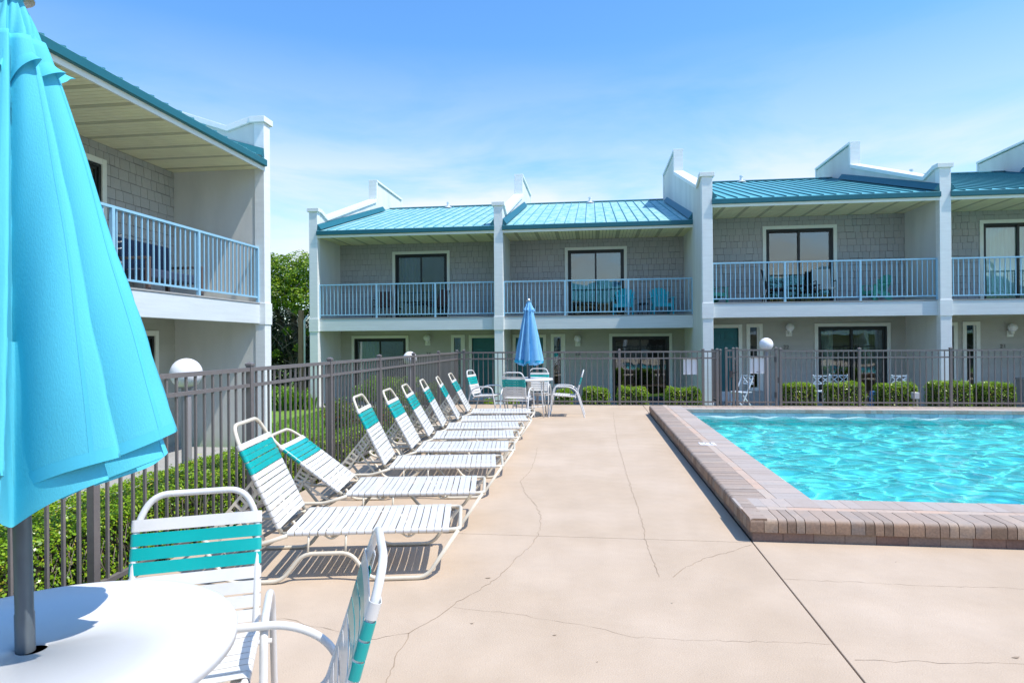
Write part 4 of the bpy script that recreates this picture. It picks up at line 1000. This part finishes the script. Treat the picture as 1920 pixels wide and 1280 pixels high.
def low_table(x, y, z, L_, W2, h, m, label):
    t = thing('coffee_table', label, 'table', (x, y, z)); b = MB(); b.box(-L_ / 2, L_ / 2, -W2 / 2, W2 / 2, h - .025, h); b.build('top', m, t, bevel=.004)
    for sx in (-1, 1):
        for sy in (-1, 1): b = MB(); b.tube([(sx * (L_ / 2 - .03), sy * (W2 / 2 - .03), h - .025), (sx * (L_ / 2 - .02), sy * (W2 / 2 - .02), 0)], .012, 8); b.build('leg', m, t)
low_table(-5.6, Y1F + 1.3, BZ, 1.0, .5, .55, M_black, 'dark low table in front of the left balcony glass door')
low_table(-.2, Y1F + 1.3, BZ, .8, .45, .45, M_black, 'dark low table on the middle balcony left of the turquoise chairs')
low_table(5.75, Y3F + 1.1, ZB3, .75, .45, .50, M_black, 'black metal table between the black chair and the beige backed chair')
# left wing balcony: dark loveseat, white hoop chair
t = thing('loveseat', 'dark blue grey loveseat with wooden arms behind the near balcony rail', 'sofa', (-7.15, 9.85, BZ), R(0), None)
mnavy = mat('navy_cushion', (.03, .045, .085), .9)
b = MB(); b.box(-.30, .30, -.62, .62, .26, .42); b.build('seat', mnavy, t, bevel=.03)
b = MB(); b.box(-.36, -.22, -.62, .62, .40, .92); b.build('backrest', mnavy, t, bevel=.03)
for sg in (-1, 1):
    b = MB(); b.box(-.36, .34, sg * .68 - .035, sg * .68 + .035, .55, .59); b.box(.28, .34, sg * .68 - .03, sg * .68 + .03, 0, .55); b.box(-.36, -.30, sg * .68 - .03, sg * .68 + .03, 0, .55); b.build('armrest', mat('grey_brown_wood', (.12, .09, .08), .7), t, bevel=.006)
t = thing('bistro_chair', 'white metal hoop backed chair behind the near balcony rail', 'chair', (-7.05, 8.55, BZ), R(-15)); b = MB()
for h_, ww in ((.86, .25), (.76, .24), (.66, .23)):
    b.tube([(-.20 + .16 * (1 - math.cos(a_)) * 1.1, ww * math.sin(a_), h_) for a_ in np.linspace(-1.9, 1.9, 18)], .009, 8)
for yy in (-.2, -.1, 0, .1, .2): b.tube([(-.2 + abs(yy) * .25, yy, .44), (-.2 + abs(yy) * .25, yy, .86)], .006, 6)
b.build('backrest', M_frameW, t, smooth='all'); b = MB(); b.lathe([(0, .42), (.22, .42), (.23, .44), (.0, .45)], n=20); b.build('seat', M_frameW, t, smooth=True)
for k in range(4): a_ = R(45 + 90 * k); b = MB(); b.tube([(.17 * math.cos(a_), .17 * math.sin(a_), .43), (.24 * math.cos(a_), .24 * math.sin(a_), 0)], .011, 8); b.build('leg', M_frameW, t)
# folding X back chairs on the ground patio
def folding(x, y, z, a, label, proto=[None]):
    if proto[0] is None:
        t = thing('folding_chair', label, 'chair', (0, 0, 0), 0, 'pale folding chairs with crossed backs on the patio'); hw = .20
        b = MB(); b.box(-.17, .20, -hw, hw, .43, .45); 
        b.build('seat', M_folding, t)
        b = MB()
        for z0_ in (.63, .83): b.box(-.235, -.215, -hw, hw, z0_, z0_ + .03)
        for c0, c1 in ((-hw, 0), (0, hw)):
            b.beam((-.225, c0, .66), (-.225, c1, .83), .016, .022); b.beam((-.225, c0, .83), (-.225, c1, .66), .015, .021)
        b.build('crossed_back', M_folding, t)
        for sg in (-1, 1):
            b = MB(); b.beam((.22, sg * hw, 0), (-.24, sg * hw, .87), .022, .03); b.build('front_leg', M_folding, t)
            b = MB(); b.beam((-.24, sg * (hw - .03), 0), (.17, sg * (hw - .03), .45), .022, .03); b.build('rear_leg', M_folding, t)
        proto[0] = t; r = t
    else: r = copy_tree(proto[0])
    r.location = (x, y, z); r.rotation_euler = (0, 0, R(a)); r['label'] = label
PZ = -.338
folding(3.78, 17.0, PZ, -150, 'pale folding chair with crossed back, standing behind the closed gate')
folding(5.74, 17.3, PZ, 95, 'pale folding chair with crossed back, at the left edge of the patio glass door')
folding(6.33, 17.5, PZ, 70, 'pale folding chair with crossed back, in the middle of the patio glass door')
folding(7.58, 17.3, PZ, 100, 'pale folding chair with crossed back, at the right edge of the patio glass door')
t = thing('garden_stool', 'blue pierced ceramic stool between two box hedges', 'stool', (6.55, 15.85, -.36)); b = MB(); b.lathe([(0, 0), (.115, 0), (.125, .06), (.13, .28), (.125, .50), (.115, .57), (0, .58)], n=28); b.build('drum', M_bluest, t, smooth=True)
b = MB()
for i in range(12):
    for k in range(5):
        a_ = 2 * math.pi * (i + .5 * (k % 2)) / 12; c = Vector(((.1285 * math.cos(a_)), (.1285 * math.sin(a_)), .10 + .09 * k)); q = Vector((-math.sin(a_), math.cos(a_), 0)) * .018; u_ = Vector((0, 0, .028)); o_ = Vector((math.cos(a_), math.sin(a_), 0)) * .004
        b.add([c + q, c + u_, c - q, c - u_, c + q + o_, c + u_ + o_, c - q + o_, c - u_ + o_], [(4, 5, 6, 7), (0, 1, 5, 4), (1, 2, 6, 5), (2, 3, 7, 6), (3, 0, 4, 7)])
b.build('pierced_pattern', M_ink, t)
t = thing('utility_box', 'pale grey meter box on two short stakes among the hedges', 'utility box', (6.87, 14.70, -.36)); b = MB(); b.box(-.065, .065, -.05, .05, .50, .64); b.build('housing', M_box, t, bevel=.008)
b = MB(); b.box(-.045, -.02, -.02, .02, 0, .50); b.build('stake', M_frameC, t); b = MB(); b.box(.02, .045, -.02, .02, 0, .50); b.build('stake', M_frameC, t)
t = thing('bench', 'grey shelf bench against the siding at the right edge of the photo', 'bench', (11.65, 18.3, -.34)); b = MB(); b.box(-.55, .55, -.2, .2, .68, .73); b.build('top', M_slab, t, bevel=.005)
for sx in (-1, 1): b = MB(); b.box(sx * .48 - .04, sx * .48 + .04, -.17, .17, 0, .68); b.build('leg', M_slab, t)

# wooden post and pipe beside the tree
t = thing('wooden_post', 'weathered wooden post beside the end of the far building', 'post', (-9.50, 20.0, GZ - .05)); b = MB(); b.box(-.07, .07, -.07, .07, 0, 3.13); b.v = [(p[0] + p[2] * .008, p[1], p[2]) for p in b.v]; b.build('timber', M_wood, t, bevel=.01)
t = thing('pipe', 'thin white pipe with an elbow next to the wooden post', 'pipe', (-9.30, 19.85, GZ - .05)); b = MB(); b.tube(fillet([(0, 0, 0), (.01, 0, 2.80), (.12, 0, 2.92)], .06), .03, 10); b.build('conduit', M_pvc, t, smooth='all')

# ------------------------------------------------------------------ plants
def leaves(C, Nd, size, ratio=.55, curl=.25, g=rng):
    """C (n,3) centres, Nd (n,3) rough normals -> folded leaf quads"""
    n = len(C); Nn = Nd + g.normal(0, .55, (n, 3)); Nn /= np.linalg.norm(Nn, axis=1)[:, None] + 1e-9
    T = np.cross(Nn, g.normal(0, 1, (n, 3))); T /= np.linalg.norm(T, axis=1)[:, None] + 1e-9; B_ = np.cross(Nn, T)
    s = (size * g.uniform(.65, 1.3, n))[:, None]
    V = np.stack([C - T * s * .5, C + B_ * s * ratio * .5 + Nn * s * curl * .3, C + T * s * .5 - Nn * s * .1, C - B_ * s * ratio * .5 + Nn * s * curl * .3], 1)
    F = np.arange(4 * n).reshape(n, 4)
    return V.reshape(-1, 3), F
LM_hedge = leaf_mat('boxwood_leaf', [(0, (.05, .13, .008)), (.2, (.14, .31, .012)), (.55, (.25, .44, .02)), (.85, (.38, .56, .035)), (.95, (.52, .62, .05)), (1, (.55, .42, .06))], .32, .32)
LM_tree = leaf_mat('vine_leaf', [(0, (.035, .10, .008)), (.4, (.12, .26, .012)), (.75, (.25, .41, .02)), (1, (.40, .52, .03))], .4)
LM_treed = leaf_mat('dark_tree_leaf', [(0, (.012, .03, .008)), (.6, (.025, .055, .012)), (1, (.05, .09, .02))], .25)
LM_fern = leaf_mat('bright_frond', [(0, (.08, .22, .012)), (.5, (.16, .34, .02)), (1, (.28, .44, .04))], .4)
LM_croton = leaf_mat('reddish_leaf', [(0, (.05, .12, .01)), (.55, (.10, .22, .015)), (.85, (.22, .30, .03)), (.93, (.35, .10, .03)), (1, (.45, .14, .04))], .35)
def lump(x, y, z, k, ph):
    return np.sin(k * x + ph) * .5 + np.sin(k * 1.7 * y + 2.1 * ph) * .35 + np.sin(k * 2.3 * z + x * k * .6 + ph * .7) * .35
def hedge_mesh(par, x0, x1, y0, y1, z0, z1, n, size, m, g, amp=.04, corner=.07, twig=200, k=9):
    """clipped box hedge: leaves near the surface of a slightly lumpy rounded box"""
    lx, ly, lz = x1 - x0, y1 - y0, z1 - z0
    A = np.array([lx * ly, lx * lz, lx * lz, ly * lz, ly * lz]); f = g.choice(5, n, p=A / A.sum())
    u, v = g.random(n), g.random(n); C = np.zeros((n, 3)); Nd = np.zeros((n, 3))
    X = x0 + lx * u; Y = y0 + ly * u; Z = z0 + lz * v
    for i, (nx_, ny_, nz_) in enumerate(((0, 0, 1), (0, -1, 0), (0, 1, 0), (-1, 0, 0), (1, 0, 0))):
        q = f == i; 
        if i == 0: C[q] = np.stack([x0 + lx * u[q], y0 + ly * v[q], np.full(q.sum(), z1)], 1)
        elif i < 3: C[q] = np.stack([x0 + lx * u[q], np.full(q.sum(), y0 if i == 1 else y1), z0 + lz * v[q]], 1)
        else: C[q] = np.stack([np.full(q.sum(), x0 if i == 3 else x1), y0 + ly * u[q], z0 + lz * v[q]], 1)
        Nd[q] = (nx_, ny_, nz_)
    c = np.array([(x0 + x1) / 2, (y0 + y1) / 2, (z0 + z1) / 2]); h = np.array([lx, ly, lz]) / 2
    d = (C - c); inner = np.clip(d, -(h - corner), h - corner); e_ = d - inner; en = np.linalg.norm(e_, axis=1)[:, None] + 1e-9
    C = c + inner + e_ / np.maximum(en, 1e-6) * np.minimum(en, corner)
    C += Nd * (amp * lump(C[:, 0], C[:, 1], C[:, 2], k, 1.3))[:, None]
    C -= Nd * (np.abs(g.normal(0, .045, n)))[:, None]
    C[:, 2] += (g.random(n) < .05) * g.random(n) * .05
    low = np.clip((z0 + lz * .75 - C[:, 2]) / (lz * .75), 0, 1) * (f > 0); patch = .5 + .5 * np.sin(C[:, 0] * 9 + C[:, 1] * 11 + 2) * np.sin(C[:, 2] * 13 + C[:, 1] * 4)
    kp = g.random(n) > (.75 * low * (.4 + .6 * patch) + .22 * patch * (f > 0)); C, Nd = C[kp], Nd[kp]
    V, F = leaves(C, Nd * .9 + np.array([0, 0, .45]), size, g=g)
    np_mesh('foliage', V, F, m, par)
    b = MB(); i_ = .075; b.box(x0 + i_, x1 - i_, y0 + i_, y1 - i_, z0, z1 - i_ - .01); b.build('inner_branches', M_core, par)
    if twig:
        b = MB(); rr = random.Random(int(x0 * 100) + 7)
        for _ in range(twig):
            px, py, pz = rr.uniform(x0, x1), rr.choice([y0 + .03, y0 + .05, y1 - .04]), rr.uniform(z0, z0 + lz * .5)
            b.tube([(px, py, pz), (px + rr.uniform(-.05, .05), py + rr.uniform(-.03, .03), pz + rr.uniform(.05, .16))], .0028, 4, False)
        b.build('stems', M_twig, par)
g1 = np.random.default_rng(12)
h = thing('hedge', 'long clipped green hedge just outside the left fence', 'hedge', (0, 0, 0))
def long_hedge():
    hedge_mesh(h, XF - .82, XF - .10, .6, 6.6, GZ, .30, 120000, .025, LM_hedge, g1, .035, .1, 0, 5)
    hedge_mesh(h, XF - .55, XF - .11, 6.6, 9.4, GZ, .24, 22000, .026, LM_hedge, g1, .045, .1, 0, 6)
    b = MB(); rr = random.Random(71)
    for _ in range(900):
        y = rr.uniform(1, 9); x = XF - rr.uniform(.1, .16); z = rr.uniform(GZ + .1, .15); a = rr.uniform(-.6, .6)
        b.tube([(x, y, z), (x + rr.uniform(-.03, .02), y + .12 * math.sin(a), z + .12 * math.cos(a))], .0026, 4, False)
    b.build('stems', M_twig, h)
long_hedge()
HD = [(-2.62, -2.30, .05, 'at the far left, beside the teal door of number 24'), (-2.10, -1.70, .03, 'left of the far table, seen under the left chair'), (-.92, -.42, .30, 'right behind the chair in profile'),
      (-.30, .46, .36, 'first to the right of the far table'), (.54, 1.33, .36, 'second to the right of the far table, before the dark glass door'), (1.64, 2.54, .36, 'left of the projecting white column'),
      (4.22, 5.03, .47, 'first to the right of the closed gate'), (5.17, 6.08, .47, 'in front of the middle folding chair'), (6.24, 7.12, .47, 'between the blue stool and the meter box'),
      (7.33, 8.22, .485, 'right of the meter box'), (8.30, 9.10, .475, 'second to the right of the meter box'), (9.62, 10.5, .49, 'cut by the right edge of the photo')]
for x0, x1, zt, lab in HD:
    t = thing('box_hedge', 'clipped box hedge ' + lab, 'hedge', (0, 0, 0), 0, 'clipped box hedges beyond the far fence')
    yy = 14.85 + rnd.uniform(-.03, .05); hedge_mesh(t, x0 + .04, x1 - .05, yy, yy + .62, -.37, zt + rnd.uniform(-.015, .015), 7500, .034, LM_hedge, g1, .035, .17, 160, 11)

def blob_crown(g, centers, n, size, m, par, name='crown', shell=.55):
    cs = np.array([c[:3] for c in centers], float); rs = np.array([c[3] for c in centers], float); w_ = rs ** 2; pick = g.choice(len(cs), n, p=w_ / w_.sum())
    D = g.normal(0, 1, (n, 3)); D /= np.linalg.norm(D, axis=1)[:, None]; rad = (shell + (1 - shell) * g.random(n) ** .5)
    rad *= 1 + .22 * (np.sin(D[:, 0] * 5 + pick) * np.cos(D[:, 2] * 6 + pick * 2))
    C = cs[pick] + D * (rs[pick] * rad)[:, None] * np.array([1, 1, .8])
    V, F = leaves(C, D * .8 + np.array([0, 0, .5]), size, .62, g=g); return np_mesh(name, V, F, m, par)
def limbs(par, base, tips, r0, name='trunk'):
    b = MB(); base = Vector(base)
    for i, tp in enumerate(tips):
        tp = Vector(tp); mid = base.lerp(tp, .5) + Vector((rnd.uniform(-.2, .2), rnd.uniform(-.2, .2), .15))
        b.tube([base, base.lerp(mid, .5), mid, mid.lerp(tp, .6), tp], [r0, r0 * .8, r0 * .55, r0 * .35, r0 * .12], 8)
    b.build(name, M_bark, par, smooth='all')
g2 = np.random.default_rng(5)
def vine_tree():
    t = thing('tree', 'vine covered tree with bright top and dark twiggy base between the two buildings', 'tree', (-12.0, 25.5, GZ))
    limbs(t, (0, 0, 0), [(-1.6, 0, 4.6), (.9, .3, 4.3), (-.2, -.5, 5.2), (1.9, 0, 3.3), (-2.4, .5, 3.6)], .22)
    top = [(-2.9, 0, 4.3, 1.3), (-1.6, -.3, 4.75, 1.25), (-.5, -.2, 4.9, 1.15), (.6, -.4, 4.6, 1.15), (1.5, -.1, 4.0, 1.0), (2.2, 0, 3.2, .9), (-2.4, -.9, 3.7, .9), (-.9, -1.1, 4.0, .95), (.5, -1.1, 3.7, .8), (1.7, -.9, 3.0, .6), (-4, .3, 4, 1.4)]
    blob_crown(g2, top, 42000, .10, LM_tree, t, 'crown')
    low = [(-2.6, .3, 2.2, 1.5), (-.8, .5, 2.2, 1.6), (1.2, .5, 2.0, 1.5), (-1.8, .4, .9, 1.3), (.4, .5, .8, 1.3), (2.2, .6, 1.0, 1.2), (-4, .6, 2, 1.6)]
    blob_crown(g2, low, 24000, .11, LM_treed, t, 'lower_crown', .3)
    b = MB(); rr = random.Random(17)
    for _ in range(420):
        x, y, z = rr.uniform(-3, 3), rr.uniform(-1.5, .3), rr.uniform(.2, 3.9); a = rr.uniform(-1.2, 1.2); l = rr.uniform(.3, 1.0)
        b.tube([(x, y, z), (x + l * .5 * math.sin(a) + rr.uniform(-.1, .1), y, z + l * .45 * math.cos(a)), (x + l * math.sin(a), y + rr.uniform(-.2, .2), z + l * .8 * math.cos(a))], rr.choice([.006, .009, .013]), 4, False)
    tag(b.build('twigs', M_twig, t), kind='stuff')
    sp = [(x * .45 - .5, -1.35 + .1 * math.sin(x), 1.6 + .9 * abs(math.sin(x * 1.7)), .22) for x in range(-7, 9)]
    blob_crown(g2, sp, 2600, .09, LM_tree, t, 'hanging_vines', .1)
vine_tree()
def backing_tree(x, y, h_, r, lab):
    t = thing('tree', lab, 'tree', (x, y, GZ)); limbs(t, (0, 0, 0), [(0, 0, h_ * .8), (r * .5, 0, h_ * .7), (-r * .5, .2, h_ * .7)], .2)
    cs = [(g2.uniform(-r, r) * .7, g2.uniform(-r, r) * .5, h_ * g2.uniform(.35, .8), r * g2.uniform(.45, .7)) for _ in range(9)] + [(0, 0, h_ * .3, r * .9)]
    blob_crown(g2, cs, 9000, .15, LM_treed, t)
backing_tree(-15.5, 29, 4.6, 2.6, 'dark evergreen tree behind the vine covered one')
backing_tree(-10.8, 31, 4.4, 2.4, 'dark tree half hidden behind the end of the far building')
def frond_plant(x, y, z, h_, r, n, label, m=LM_fern, wl=.035):
    t = thing('leafy_plant', label, 'plant', (x, y, z), 0, 'bright leafy plants on the lawn edge'); V = []; F = []; g = g2
    for i in range(n):
        a = g.random() * 6.28; l = h_ * g.uniform(.5, 1.15); out = r * g.uniform(.3, 1.1); bx, by = r * .5 * g.normal(), r * .3 * g.normal(); w_ = wl * g.uniform(.6, 1.3); k = 5; b0 = len(V)
        for s in range(k + 1):
            q = s / k; cx = bx + math.cos(a) * out * q ** 1.5; cy = by + math.sin(a) * out * q ** 1.5; cz = l * (q - .35 * q ** 3); ww = w_ * math.sin(math.pi * min(.98, q * .85 + .1))
            V += [(cx - math.sin(a) * ww, cy + math.cos(a) * ww, cz), (cx + math.sin(a) * ww, cy - math.cos(a) * ww, cz + ww * .3)]
        for s in range(k): F.append((b0 + 2 * s, b0 + 2 * s + 1, b0 + 2 * s + 3, b0 + 2 * s + 2))
    np_mesh('fronds', V, F, m, t, smooth=True)
    b = MB(); b.lathe([(0, 0), (r * .12, 0), (r * .08, h_ * .25), (0, h_ * .3)], n=8); b.build('crown_base', M_bark, t)
frond_plant(-9.55, 18.6, GZ, .95, .55, 170, 'bright green strap leaved clump just right of the near wing')
frond_plant(-9.05, 18.2, GZ, .85, .5, 150, 'bright green strap leaved clump in front of the wooden post')
frond_plant(-8.75, 18.5, GZ, .60, .4, 90, 'low bright green clump at the foot of the first far column')
def shrub(x, y, z, h_, r, n, m, label, size=.05):
    t = thing('shrub', label, 'shrub', (x, y, z), 0, 'loose shrubs between the left fence and the far building')
    limbs(t, (0, 0, 0), [(r * .5, 0, h_ * .7), (-r * .5, .1, h_ * .7), (0, -.2 * r, h_ * .8), (.1, r * .4, h_ * .6)], .02, 'stems')
    cs = [(g2.uniform(-r, r) * .6, g2.uniform(-r, r) * .6, h_ * g2.uniform(.3, .8), r * g2.uniform(.4, .6)) for _ in range(7)]
    blob_crown(g2, cs, n, size, m, t, 'foliage', .25)
shrub(-6.3, 17.6, GZ, 1.25, .55, 3200, LM_fern, 'tall bright shrub behind the second fence post, before the porch of number 24')
shrub(-5.5, 17.9, GZ, 1.1, .5, 2600, LM_hedge, 'rounded green shrub before the glass door of number 24')
shrub(-4.6, 17.6, GZ, .9, .5, 2200, LM_fern, 'short bright shrub left of the globe lamp')
shrub(-3.75, 10.2, GZ, 1.0, .45, 5200, LM_croton, 'red flecked shrub where the long hedge ends', .04)
shrub(-3.7, 11.2, GZ, .95, .42, 4200, LM_hedge, 'green shrub behind the fifth lounger outside the fence', .035)
shrub(-3.7, 12.2, GZ, .9, .42, 3600, LM_hedge, 'green shrub outside the fence near its far corner', .035)
shrub(-4.6, 11.6, GZ, 1.15, .5, 4200, LM_croton, 'taller shrub on the lawn behind the fence shrubs', .045)
# grass blades on the lawn that shows between the fence and the near wing
def grass():
    g = np.random.default_rng(8); n = 42000; X = g.uniform(-7.9, XF - .5, n); Y = g.uniform(6.5, 18.3, n); keep = ~((X < -5.15) & (Y < 11.7)) & ~((X > XF - .85) & (Y < 9.5)); X, Y = X[keep], Y[keep]; n = len(X)
    h_ = g.uniform(.03, .075, n); a = g.uniform(0, 6.28, n); w_ = .006
    P = np.stack([X, Y, np.full(n, GZ)], 1); D = np.stack([np.cos(a), np.sin(a), np.zeros(n)], 1) * w_; T = P + np.stack([g.normal(0, .02, n), g.normal(0, .02, n), h_], 1)
    V = np.stack([P - D, P + D, T], 1).reshape(-1, 3); F = np.arange(3 * n).reshape(n, 3)
    o = np_mesh('grass', V, F, LM_fern); tag(o, 'short bright lawn grass seen through the left fence', 'grass', kind='stuff')
grass()
